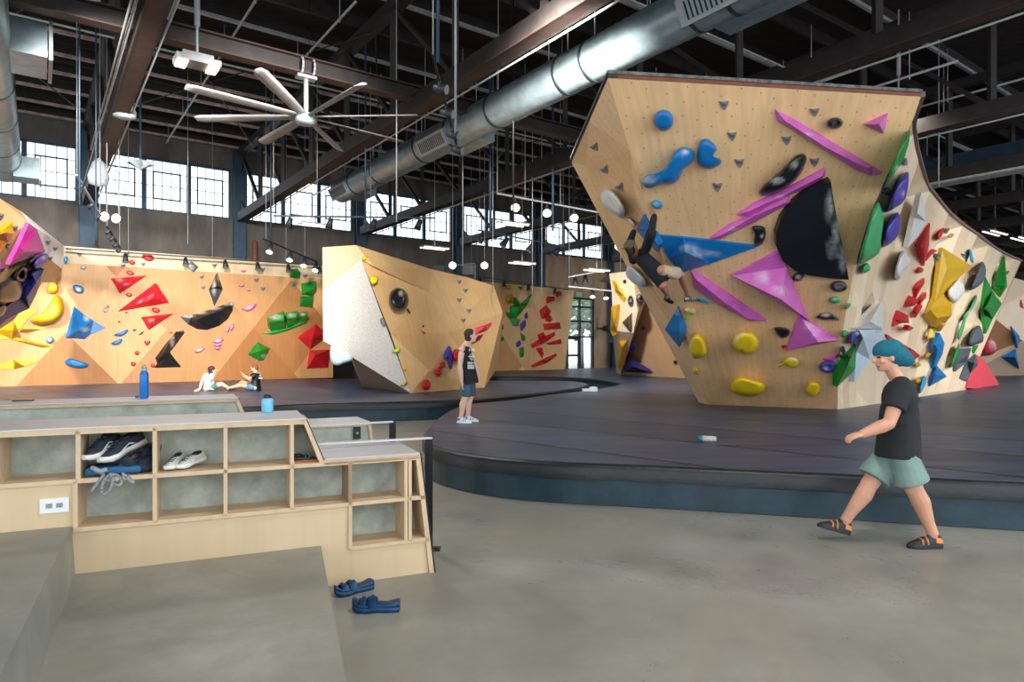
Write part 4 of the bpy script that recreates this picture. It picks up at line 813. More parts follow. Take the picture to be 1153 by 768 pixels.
vol('L', BLK, 'large black half-moon volume with chalky rim, centre of the left wall', z((14, 418), (90, 405), (200, 372), (300, 335), (322, 334), (318, 380), (290, 430), (240, 470), (170, 494), (110, 488), (60, 460)), z((170, 440)) and [(233, 355, .4), (222, 360, .38), (250, 350, .38)], chalk=[(212, 356, 9, 2), (225, 352, 9, 2.5), (240, 347, 10, 2.5), (257, 342, 8, 2.5)])
vol('L', BLK, 'upright black diamond volume above the half-moon', z((228, 162), (260, 258), (212, 358), (180, 262)), [(244.5, 322, .3)], chalk=[(241, 322, 2.5, 12), (246, 312, 2, 6)])
vol('L', GREYV, 'grey diamond plate near the top strip of the left wall', z((78, 96), (120, 132), (92, 162), (48, 128)), [(216.5, 300, .08)], chalk=[(215, 301, 5, 4)])
for x, y, l in ((212, 125, 'tiny grey grip on the top strip above the black diamond'), (138, 193, 'upper tiny grey grip left of the black diamond'), (148, 254, 'lower tiny grey grip left of the black diamond'), (490, 148, 'tiny grey grip on the top strip, mid wall'), (455, 210, 'tiny grey grip right of the pink dots'), (492, 260, 'tiny grey grip above the green crocodile-like row'), (666, 243, 'tiny grey grip left of the stacked green blocks'), (734, 187, 'tiny grey grip right of the top green block')):
    (px, py), = z((x, y)); jug('L', l, px, py, 3)
for p, l, c in ((((360, 150), (378, 146), (398, 153), (385, 160), (365, 158)), 'flat pink hold on the top strip', 0), (((348, 238), (368, 230), (386, 236), (372, 246)), 'flat pink hold below the top strip', 0), (((394, 260), (408, 256), (420, 266), (408, 272)), 'tiny pink dot hold above the pink boat hold', 0),
                (((360, 365), (400, 362), (425, 350), (456, 338), (450, 362), (410, 388), (375, 380)), 'pink boat-shaped hold right of the half-moon', 1), (((275, 500), (285, 478), (300, 470), (298, 495), (283, 512)), 'left pink pebble of the pair under the half-moon', 0), (((302, 480), (312, 452), (328, 465), (318, 492), (306, 500)), 'right pink pebble of the pair under the half-moon', 0),
                (((200, 555), (235, 543), (264, 540), (262, 560), (230, 570), (208, 568)), 'top pink pebble of the stack of three', 1), (((205, 578), (235, 570), (260, 578), (240, 588), (215, 588)), 'middle pink pebble of the stack of three', 0), (((208, 592), (240, 590), (250, 600), (225, 610)), 'bottom pink pebble of the stack of three', 0),
                (((92, 618), (130, 598), (160, 595), (150, 610), (110, 628)), 'flat pink hold above the seated people', 1)):
    (cx, cy), = z((sum(a for a, b in p)/len(p), sum(b for a, b in p)/len(p)))
    blob('L', LPINK, l, z(*p), .14, it=1, chalk=[(cx, cy, 4, 2)] if c else None, group='pink holds on the left wall')
def block(label, pts, rd, **k): return vol('L', GRN, label, pts, rd, **k)
block('green block near the top strip at the wall\'s right end', z((652, 145), (690, 140), (708, 160), (706, 198), (648, 192)), [(330, 306.5, .3), (337, 306, .3)])
block('upper of two stacked green blocks', z((714, 225), (800, 212), (803, 265), (780, 300), (716, 290)), [(346, 329, .4), (354, 325, .4)])
block('lower of two stacked green blocks', z((708, 300), (785, 298), (778, 366), (704, 358)), [(341, 339, .35), (350, 339, .35)])
block('largest green block at the left of the green row', z((518, 420), (610, 386), (625, 420), (622, 495), (540, 503), (518, 470)), [(303, 363, .5), (320, 361, .5)], chalk=[(310, 357, 9, 4)])
block('middle green block of the green row', z((622, 395), (692, 383), (697, 460), (632, 485)), [(323, 359, .42), (334, 358, .42)], chalk=[(328, 355, 6, 3)])
block('smallest green block at the right of the green row', z((697, 395), (742, 386), (752, 430), (745, 450), (700, 462)), [(338, 357, .35), (345, 356, .35)], chalk=[(341, 354, 4, 2)])
blob('L', GRN, 'thin green ledge running under the green row', z((480, 515), (520, 505), (600, 495), (700, 470), (762, 420), (740, 455), (640, 495), (550, 520)), .12, it=0)
block('green block volume alone above the seated man in black', z((405, 635), (460, 562), (532, 602), (498, 668), (470, 672)), [(293.5, 395, .5)], chalk=[(297, 401, 4, 3)])
vol('L', RED, 'upper of two big red cube volumes beside the white boulder', z((692, 537), (798, 460), (850, 510), (838, 552), (765, 608)), [(352, 381.5, .6)])
vol('L', RED, 'lower of two big red cube volumes beside the white boulder', z((762, 612), (882, 605), (868, 712), (745, 717)), [(355, 400, .6)])
# --- textured boulder
z = crop(350, 260, 4.04)
blob('T', BLK, 'glossy black ball hold on the textured boulder', z(*ov(400, 310, 48, 56, -10)), .4, chalk=[(452, 330, 4, 4)])
blob('T', BLK, 'short black peg below the black ball hold', z((436, 358), (442, 352), (454, 372), (448, 376)), .1, it=0)
blob('T', ICE, 'big smooth white blob hold hanging under the speckled face', z((88, 515), (120, 515), (165, 545), (190, 570), (188, 592), (150, 602), (125, 615), (95, 608), (85, 570)), .15, pl=(P(384, 398, 17.7), V((0, -1, 0))))
for x, y, l in ((676, 232, 'topmost dark grip of the column above the standing man'), (704, 272, 'second dark grip of the column above the standing man'), (676, 315, 'third dark grip of the column above the standing man'), (720, 363, 'fourth dark grip of the column above the standing man'), (694, 407, 'lowest dark grip right over the standing man\'s head')):
    (px, py), = z((x, y)); jug('T', l, px, py, 2.9)
blob('T', PUR, 'violet horseshoe hold left of the standing man', z((600, 575), (612, 540), (632, 515), (646, 560), (647, 610), (638, 638), (630, 600), (625, 560), (610, 590)), .2, it=1)
for x, y, rx, ry, l in ((525, 700, 22, 26, 'lowest and largest red ball on the textured boulder'), (581, 641, 18, 22, 'middle red ball on the textured boulder'), (600, 609, 12, 16, 'small upper red ball on the textured boulder'), (662, 565, 18, 32, 'red ball right beside the standing man\'s arm')):
    blob('T', RED, l, z(*ov(x, y, rx, ry)), .3)
blob('T', YEL, 'yellow hold high on the prow of the textured boulder', z((265, 205), (300, 202), (312, 225), (285, 250), (268, 235)), .2, it=1)
blob('T', YEL, 'small yellow hold at the top of the textured boulder', z((235, 112), (255, 115), (250, 135), (236, 132)), .15, it=1)
blob('T', LIME, 'lime yellow hold on the lower prow of the textured boulder', z((365, 545), (405, 530), (408, 548), (380, 556)), .15, it=1)
blob('T', YELD, 'small yellow hold at the foot of the prow', z((405, 700), (438, 684), (440, 690), (415, 710)), .12, it=1)
blob('T', YEL, 'tiny yellow hold just above the foot of the prow', z((418, 620), (430, 612), (432, 635), (422, 634)), .1, it=1)
blob('T', GREYH, 'grey-brown grip halfway down the white face\'s edge', z((312, 400), (332, 392), (342, 435), (325, 430)), .12, it=1)
blob('T', RED, 'tiny red hold in the middle of the textured boulder', z((502, 450), (522, 462), (520, 470), (506, 460)), .06, it=0)
blob('T', BLK, 'tiny black hold above the tiny red one', z(*ov(511, 433, 5, 5)), .05)
vol('T', CORAL, 'long red volume behind the standing man\'s head, upper one', z((752, 440), (800, 425), (822, 415), (822, 430), (800, 452), (750, 470)), [(545, 369, .2)])
vol('T', DRED, 'red volume behind the standing man\'s face, lower one', z((738, 480), (785, 470), (770, 495), (735, 515)), [(537, 380, .2)])
# --- far wall
z = crop(600, 310, 5.908)
def farr(l, p, h=.3, m=None, cat='climbing volume'):
    x = sum(a for a, b in p)/len(p); y = sum(b for a, b in p)/len(p); (px, py), = z((x, y)); vol('F', m or RED, l, z(*p), [(px, py, h)], cat=cat, group='red volumes on the far wall' if m is None else None)
farr('topmost red volume on the far wall', ((152, 120), (172, 104), (195, 118), (190, 138), (162, 146)))
farr('second red volume from the top on the far wall', ((92, 160), (105, 140), (148, 142), (145, 168), (100, 188)))
farr('red cube volume at the upper left of the red column', ((50, 235), (90, 200), (122, 240), (100, 280), (65, 288)), .5)
farr('small red volume right under the red cube', ((90, 280), (120, 268), (132, 295), (112, 312), (92, 305)))
farr('wide red bar volume halfway down the far wall', ((75, 325), (180, 312), (188, 355), (80, 362)), .4)
farr('small red volume left above the long red bar', ((38, 395), (72, 380), (86, 405), (70, 422), (42, 420)))
farr('long slanting red bar on the far wall', ((-10, 465), (40, 430), (145, 378), (150, 400), (60, 460), (0, 482)), .35)
farr('red wedge pointing left, below the long red bar', ((95, 452), (188, 425), (194, 455), (110, 462)))
farr('red knobbly volume under the long red bar', ((30, 485), (60, 480), (72, 520), (65, 552), (52, 530), (35, 505)))
farr('lowest red bar on the far wall', ((-5, 600), (60, 565), (155, 520), (160, 535), (90, 585), (0, 615)), .35)
z = crop(530, 260, 4.04)
farr('large green volume on the far wall like a bird wing', ((182, 345), (235, 330), (278, 290), (262, 330), (205, 400), (185, 380)), .4, GRN)
farr('small green heart-shaped hold at the top of the far wall', ((212, 250), (228, 253), (242, 248), (230, 270)), .15, GRN)
farr('dark green volume above the big green wing volume', ((195, 300), (212, 308), (225, 335), (200, 335)), .2, GRN)
farr('small green curved hold below the green wing, left', ((165, 370), (180, 372), (200, 395), (180, 402), (168, 388)), .2, GRN)
farr('green wedge hold below the green wing, right', ((185, 405), (228, 400), (215, 430), (195, 430)), .2, MINT)
farr('slim green hold in the middle of the far wall', ((230, 465), (248, 480), (248, 498), (236, 500)), .15, GRN)
farr('lowest green hold on the far wall', ((226, 535), (242, 528), (242, 570), (228, 576)), .2, GRN)
farr('small dark green hold at the left of the far wall', ((138, 485), (150, 482), (152, 498), (140, 500)), .12, GRN)
farr('pale yellow hold at the top left of the far wall', ((148, 248), (186, 247), (186, 266), (150, 268)), .2, YELD)
farr('yellow block hold under the pale yellow one', ((165, 292), (192, 290), (190, 330), (172, 330), (162, 312)), .3, YELD)
farr('small mustard hold left of the lower green holds', ((130, 428), (150, 424), (152, 445), (135, 452)), .2, YELD)
farr('slim violet hold upper one of three on the far wall', ((248, 385), (258, 370), (262, 392), (252, 400)), .15, PUR)
farr('violet hold middle one of three on the far wall', ((228, 425), (250, 405), (252, 430), (232, 455)), .2, PUR)
farr('violet hold lowest one of three on the far wall', ((208, 512), (225, 498), (230, 515), (214, 530)), .15, PUR)
farr('dark red fin at the left end of the far wall', ((78, 375), (108, 372), (102, 440), (90, 415)), .3, DRED)
# --- boulder behind, left of centre
z = crop(640, 200, 2.846)
def ss(l, p, m, h=.3, base=.03): x = sum(a for a, b in p)/len(p); y = sum(b for a, b in p)/len(p); (px, py), = z((x, y)); vol('S', m, l, z(*p), [(px, py, h)], base=base)
ss('slanting yellow rail at the top left of the smaller boulder', ((140, 330), (152, 335), (182, 385), (178, 398), (150, 365)), YELD)
ss('tall yellow volume on the left edge of the smaller boulder', ((137, 415), (158, 408), (158, 500), (142, 508), (134, 490)), YELD, .4)
ss('yellow volume at the foot of the smaller boulder', ((160, 520), (176, 460), (190, 520), (176, 605), (158, 612)), YELD, .4)
ss('black triangular volume on the smaller boulder', ((203, 434), (198, 495), (172, 464)), BLK)
ss('navy blue triangular volume at the foot of the smaller boulder', ((178, 570), (270, 626), (178, 622)), NAVY, .5)
blob('S', PUR, 'violet oval hold on the smaller boulder', z((190, 525), (205, 520), (220, 545), (212, 560), (198, 552)), .2)
blob('S', BLK, 'round black hold with chalk, left of the pair on the smaller boulder', z(*ov(199, 394, 10, 18)), .25, dish=.4, chalk=[(710, 338, 1.5, 3)])
blob('S', BLK, 'round black and white hold, right of the pair, on the smaller boulder', z(*ov(231, 392, 15, 21, -15)), .3, dish=.4, chalk=[(720, 336, 2, 4)])
blob('S', BLK, 'tiny black hold at the top of the smaller boulder', z(*ov(180, 333, 6, 7)), .1)
blob('S', BLK, 'tiny black hold low on the brown face of the smaller boulder', z(*ov(343, 592, 7, 7)), .1)
blob('S', NAVY, 'tiny dark hold beside the violet oval on the smaller boulder', z(*ov(239, 484, 6, 5)), .1)
# --- far left boulder
z = crop(0, 220, 6.988)
vol('O', col('magenta_volume', (190, 52, 146), .45), 'large magenta pyramid volume on the far left boulder', z((228, 220), (290, 265), (358, 445), (240, 490), (75, 548), (150, 400)), [(25.5, 284, .5), (30, 276, .5)] and [(27, 283, .35)])
vol('O', YELD, 'jagged yellow volume at the top of the far left boulder', z((-60, 330), (40, 260), (100, 215), (106, 300), (60, 370), (-20, 480), (-60, 490)), [(7, 262, .3)])
vol('O', PINK, 'small pink volume touching the left edge of the picture', z((-60, 520), (10, 520), (45, 575), (0, 615), (-60, 620)), [(-2, 303, .25)])
for x, y, s, l in ((8, 170, 4, 'grey grip at the very left edge above the yellow volume'), (122, 262, 3.4, 'grey grip right of the jagged yellow volume'), (62, 390, 3.2, 'grey grip below the jagged yellow volume'), (383, 370, 2.4, 'left tiny grey grip on the white top board'), (440, 420, 2.2, 'right tiny grey grip on the white top board'), (400, 497, 2.4, 'tiny dark grip at the tip of the violet hold')):
    (px, py), = z((x, y)); jug('O', l, px, py, s)
blob('O', PUR, 'lumpy violet hold above the navy volume on the left boulder', z((255, 545), (300, 480), (350, 452), (388, 470), (375, 510), (340, 560), (290, 580), (258, 575)), .35, it=1, chalk=[(49, 291, 3, 3)])
vol('O', NAVY, 'long navy volume running down the far left boulder', z((330, 590), (345, 580), (290, 770), (230, 890), (60, 970), (-60, 1080), (-60, 980), (60, 870), (160, 790), (200, 700), (240, 610)), [(30, 335, .25), (41, 318, .3)])
vol('O', PUR, 'light violet wedge set on the navy volume', z((215, 640), (250, 590), (318, 578), (268, 668)), [(37, 309, .4)])
blob('O', BLK, 'black ring hold with a grey hollow on the left boulder', z((105, 640), (150, 560), (205, 535), (225, 600), (205, 680), (170, 700), (110, 670)), .3, dish=.4)
blob('O', BLK, 'big black dome hold at the left edge', z((-60, 720), (10, 680), (80, 642), (150, 660), (182, 720), (178, 790), (120, 840), (0, 850), (-60, 850)), .4)
blob('O', GREYH, 'dark grip strip between magenta and black ring holds', z((218, 530), (260, 495), (305, 475), (290, 500), (240, 545)), .2, it=1)
blob('O', BLK, 'small black hold under the black dome at the left edge', z((-40, 880), (20, 850), (60, 870), (40, 930), (0, 960), (-40, 950)), .3)
z = crop(0, 320, 6.4)
blob('L', YELD, 'big yellow bowl-shaped volume behind the left boulder', z((400, 68), (440, 90), (465, 150), (462, 210), (420, 262), (340, 290), (260, 290), (200, 262), (280, 225), (340, 170)), .6, it=1)
blob('L', YELD, 'knobbly yellow hold stacked above the yellow bowl volume', z((330, 55), (345, 0), (360, -60), (400, -90), (420, -60), (400, -20), (425, 20), (420, 60), (370, 72)), .35, it=1)
vol('L', YELD, 'long thin yellow rail below the yellow bowl', z((85, 375), (130, 385), (385, 450), (380, 462), (300, 455), (90, 400)), [(30, 385, .2), (45, 388.5, .2)])
vol('L', YELD, 'tapering yellow fin between the bowl and the thin rail', z((100, 322), (150, 318), (402, 296), (300, 325), (140, 345)), [(25, 371, .3)])
vol('L', YELD, 'flat yellow wedge lowest on the left wall', z((-60, 600), (95, 540), (305, 546), (180, 592), (100, 612), (-60, 615)), [(17, 408, .35)])
vol('L', YELD, 'yellow block volume under the navy volume', z((-60, 330), (100, 270), (160, 160), (275, 195), (200, 250), (130, 350), (85, 400), (-60, 395)), [(15, 372, .5)])
blob('L', BLUE, 'small blue and white hold right of the thin yellow rail', z((330, 400), (345, 380), (375, 375), (392, 405), (370, 425), (340, 425)), .2, chalk=[(56, 382, 3, 3)])
blob('L', SKY, 'small blue and yellow ball hold beside the white board', [(71.5, 290), (75, 288), (77, 292), (75, 297), (72, 296)], .2)
# ------------------------------------------------------------------ cubby unit and seating steps
KE = V((.916, .400, 0)).normalized(); KN = V((-KE.y, KE.x, 0)); K0 = V((-.585, 4.85, 0)); KA = (KE, KN, ZX)
def K(k, d, z): return K0+KE*k+KN*d+ZX*z
def tierpoly(k0, kc, kd, kr, z1=1.165, z0=.875):   # side-on outline: high part, slanted end, low part, slanted end to the floor
    return [(k0, 0), (0.0+kr[0], 0), (kr[1], z0), (kd, z0), (kc, z1), (k0, z1)]
t = thing('cubby_unit', 'plywood shoe cubby unit built into concrete seating steps, front left', 'shelving', K(-1.2, .1, 0))
OUT = [(-4.6, 0), (0, 0), (-.108, .875), (-.785, .875), (-.903, 1.165), (-4.6, 1.165)]
mb = MB(); mb.prism([K(k, .26, z) for k, z in [(-4.6, 0), (-.01, 0), (-.118, .873), (-.795, .873), (-.913, 1.163), (-4.6, 1.163)]], KN*.34); mb.build('concrete_core', M_block, t)
# face panels
mb = MB()
mb.prism([K(k, .0, z) for k, z in [(-.602, .0), (-.0, .0), (-.032, .237), (-.602, .237)]], KN*.26)
mb.prism([K(k, .0, z) for k, z in [(-2.24, .0), (-.602, .0), (-.602, .546), (-2.24, .546)]], KN*.26)
mb.prism([K(k, .0, z) for k, z in [(-4.6, .0), (-2.24, .0), (-2.24, .838), (-4.6, .838)]], KN*.26)
faceuv(mb); mb.build('front_panel', M_plyf, t)
# frames (proud of the panels)
def kbar(mb, a, b, th=.024, d0=-.018, d1=.27):
    a3 = K(a[0], 0, a[1]); b3 = K(b[0], 0, b[1]); d = (b3-a3); L = d.length; d.normalize(); up = KN.cross(d).normalized()
    mb.box((a3+b3)/2+KN*((d0+d1)/2), (L, d1-d0, th), (d, KN, up))
def bar(name, *segs, th=.024, d0=-.018):
    mb = MB()
    for a, b in segs: kbar(mb, a, b, th, d0)
    return mb.build(name, M_plyin, t)
bar('top_board', ((-4.6, 1.15), (-.91, 1.15)), th=.036); bar('top_board', ((-.78, .862), (-.11, .862)), th=.036)
bar('end_board', ((-.905, 1.165), (-.79, .86)), th=.034); bar('end_board', ((-.118, .875), (-.012, .0)), th=.034)
bar('shelf', ((-4.6, .85), (-.105, .85)), th=.026); bar('shelf', ((-2.24, .558), (-.06, .558)), th=.026); bar('shelf', ((-.602, .249), (-.035, .249)), th=.026)
for k in (-2.62, -2.214, -1.808, -1.402, -.99): bar('divider', ((k, .85), (k, 1.15)))
for k in (-2.228, -1.808, -1.402, -.99, -.602): bar('divider', ((k, .558), (k, .85)))
for k in (-.602, -.205, -.175): bar('divider', ((k, .249), (k, .862)))
mb = MB()
mb.prism([K(-4.6, -.024, 1.167), K(-.9, -.024, 1.167), K(-.9, .6, 1.167), K(-4.6, .6, 1.167)], (0, 0, .006)); mb.build('metal_top', M_metaltop, t)
mb = MB(); mb.prism([K(-.775, -.024, .881), K(-.105, -.024, .881), K(-.105, .6, .881), K(-.775, .6, .881)], (0, 0, .006)); mb.build('metal_top', M_metaltop, t)
mb = MB(); kbar(mb, (-.895, 1.165), (-.78, .88), .006, -.02, .6); kbar(mb, (-.096, .88), (.013, 0), .008, -.02, .6); mb.build('end_plate', M_steel, t)
# wall socket
o = thing('power_outlet', 'white double power outlet on the plywood panel, far left', 'outlet', K(-2.5, -.01, .66))
kx = lambda px, z: None
pc = None
for kk in [i*.005 for i in range(-600, -440)]:
    p = K(kk, 0, .7)
    if abs((p.x/p.y)*F+CX-62) < .6: pc = kk
mb = MB(); zc = CH-(569-HY)*K(pc, 0, 0).y/F
mb.box(K(pc, -.004, zc), (.145, .008, .085), KA); mb.build('cover_plate', mat('white_plastic', (236, 238, 240), .4, var=.03), o)
for q in (-1, 1):
    mb = MB(); c = K(pc+.026*q, -.009, zc); mb.box(c, (.034, .004, .028), KA); mb.box(c+KE*.004+ZX*.006-KN*.003, (.012, .002, .003), KA, 1); mb.box(c+KE*.004-ZX*.006-KN*.003, (.012, .002, .003), KA, 1); mb.cyl(c-KE*.009-KN*.001, c-KE*.009-KN*.004, .003, n=8, mi=1)
    mb.build('socket', [M_alu, M_black], o)
# concrete platforms
def slab(name, label, pts, z, lean=.04):
    mb = MB(); n = len(pts); top = [V((x, y, z)) for x, y in pts]; c = sum(top, V((0, 0, 0)))/n
    bot = [V((p.x, p.y, 0))+V(((p-c).x, (p-c).y, 0)).normalized()*lean for p in top]
    mb.add(top+bot, [list(range(n)), [n+i for i in range(n)][::-1]]+[(i, (i+1) % n, n+(i+1) % n, n+i) for i in range(n)])
    return tag(mb.build(name, M_step), label, 'step')
a = K(-.80, -.005, 0); b = K(-2.25, -.005, 0)
slab('concrete_step', 'low wide concrete step in front of the shoe cubbies', [(a.x, a.y), (b.x, b.y), (-2.0, 2.2), (-1.9, .6), (.1, .4), (-.62, 2.52)], .29)
b = K(-2.25, -.005, 0); c = K(-4.6, -.005, 0)
slab('concrete_step', 'higher concrete step at the left edge under the power outlet', [(b.x, b.y), (c.x, c.y), (-5.2, .3), (-1.05, .3), (-1.68, 2.16)], .58, .06)
# second tier behind
q0 = V((-1.46, 6.73, 0)); q1 = V((-2.58, 6.16, 0)); e2 = (q0-q1).normalized(); n2 = V((-e2.y, e2.x, 0)); L2 = (q0-q1).length
def K2(k, d, z): return q1+e2*k+n2*d+ZX*z
t2 = thing('concrete_bench', 'second row of concrete seating with plywood edge behind the cubbies', 'bench', K2(0, .3, 0))
PO = [(-5, 0), (L2+.12, 0), (L2, .875), (.12, .875), (0, 1.165), (-5, 1.165)]
mb = MB(); mb.prism([K2(k, .015, z) for k, z in PO], n2*.5); mb.build('concrete_core', M_block, t2)
mb = MB()
for a_, b_ in zip(PO[1:-1], PO[2:]):
    A3 = K2(a_[0], 0, a_[1]); B3 = K2(b_[0], 0, b_[1]); d = (B3-A3); l = d.length; d.normalize(); up = n2.cross(d).normalized(); mb.box((A3+B3)/2+n2*.27+up*0, (l+.02, .55, .03), (d, n2, up))
mb.build('plywood_edge', M_plyedge, t2)
for ka, kb, zz in ((-5, .01, 1.18), (.12, L2+.01, .89)):
    mb = MB(); mb.prism([K2(ka, -.02, zz), K2(kb, -.02, zz), K2(kb, .56, zz), K2(ka, .56, zz)], (0, 0, .006)); mb.build('metal_top', M_metaltop, t2)
mb = MB(); mb.box(K2(L2-.13, -.01, .79), (.07, .02, .12), (e2, n2, ZX)); mb.cyl(K2(L2-.13, -.02, .79), K2(L2-.13, -.03, .79), .012, n=8, mi=1); mb.build('rail_bracket', [M_black, M_alu], t2)
# handrails
M_post = mat('dark_steel_post', (44, 46, 50), .4, .4)
r1 = W(483, 491.5, .93); base = W(487, 617, 0)
t = thing('handrail', 'slim steel handrail with its post on the floor behind the cubbies', 'handrail', V((r1.x, r1.y, 0)))
mb = MB(); mb.beam(V((r1.x, r1.y, 0)), r1, .03, .06); mb.build('post', M_post, t)
mb = MB(); mb.beam(r1+V((.02, 0, -.01)), r1-KE*1.5-V((0, 0, .01)), .05, .014); mb.build('rail', M_metaltop, t)
mb = MB(); mb.box(V((r1.x+.02, r1.y+.03, .006)), (.14, .1, .012)); mb.cyl(V((r1.x+.06, r1.y, .01)), V((r1.x+.06, r1.y, .025)), .008, n=6); mb.build('foot_plate', M_post, t)
r2 = W(442, 474.8, .93)
t = thing('handrail', 'second handrail farther back, beside the rear bench end', 'handrail', V((r2.x, r2.y, 0)))
mb = MB(); mb.beam(V((r2.x, r2.y, 0)), r2, .035, .06); mb.build('post', M_post, t)
mb = MB(); mb.beam(r2, r2-e2*.9, .045, .014); mb.build('rail', M_metaltop, t)
# ------------------------------------------------------------------ bottles, phone, small things
def bottle(label, base, h, r, m, cap, loop=True):
    t = thing('water_bottle', label, 'bottle', base)
    mb = MB(); mb.lathe(base, [(r*.9, 0), (r, .01), (r, h*.72), (r*.93, h*.8), (r*.62, h*.86), (r*.6, h*.88)], 20); mb.build('body', m, t)
    mb = MB(); mb.lathe(base+ZX*h*.87, [(r*.66, 0), (r*.68, .005), (r*.68, h*.08), (r*.5, h*.1)], 16); mb.build('cap', cap, t)
    mb = MB(); n = 10
    for i in range(n):
        a = math.pi*i/n; b = math.pi*(i+1)/n; c = base+ZX*h*.93
        mb.cyl(c+V((math.cos(a)*r*.6, 0, math.sin(a)*h*.12)), c+V((math.cos(b)*r*.6, 0, math.sin(b)*h*.12)), .006, n=6)
    mb.build('carry_loop', cap, t)
def onK2(px, d, z):
    for k in [i*.01 for i in range(-400, 200)]:
        p = K2(k, d, z)
        if p.x/p.y*F+CX > px: return p
bp = onK2(162, .3, 1.187)
bottle('tall bright blue water bottle standing on the rear bench', bp, .29, .038, mat('bright_blue_paint', (24, 120, 200), .35, .2, var=.04), M_alu)
def onK(px, d, z):
    for k in [i*.005 for i in range(-900, 20)]:
        p = K(k, d, z)
        if p.x/p.y*F+CX > px: return p
bp = onK(301, .54, 1.174)
bottle('short pale blue bottle with black cap at the end of the cubby top', bp, .12, .042, mat('pale_blue_bottle', (120, 196, 226), .4, var=.04), M_black)
p = onK2(26, .42, 1.187)
mb = MB(); mb.box(p+ZX*.006, (.15, .075, .009), (e2, n2, ZX)); mb.box(p+ZX*.0115, (.14, .066, .002), (e2, n2, ZX), 1); tag(mb.build('mobile_phone', [M_black, mat('phone_glass', (70, 76, 84), .15)]), 'black mobile phone lying on the rear bench, far left', 'phone')
p = onK2(153, .35, 1.187); mb = MB(); mb.ell(p+ZX*.012, (.02, .014, .012)); tag(mb.build('bottle_lid', mat('small_blue_lid', (60, 140, 200), .4)), 'tiny blue and white lid beside the tall blue bottle', 'lid')
# chalk ball / bottle on the mat
p = W(795, 494, MZ+.04); t = thing('chalk_bottle', 'small white bottle with teal cap lying on the front mat', 'bottle', p-ZX*.04); mb = MB()
mb.cyl(p+V((-.05, 0, 0)), p+V((.12, -.03, 0)), .042, .034, n=16); mb.build('body', M_white, t); mb = MB(); mb.cyl(p+V((-.1, .01, 0)), p+V((-.05, 0, 0)), .044, n=16); mb.build('cap', mat('teal_cap', (30, 110, 130), .4), t)
p = W(664, 440.5, MZ+.02); mb = MB(); mb.box(p+V((0, 0, .03)), (.42, .2, .08)); mb.ell(p+V((.1, 0, .08)), (.14, .1, .05)); tag(mb.build('cloth_bundle', M_pgrey, bevel=.02), 'small pale bundle on the mat at the tip of the gap', 'cloth')
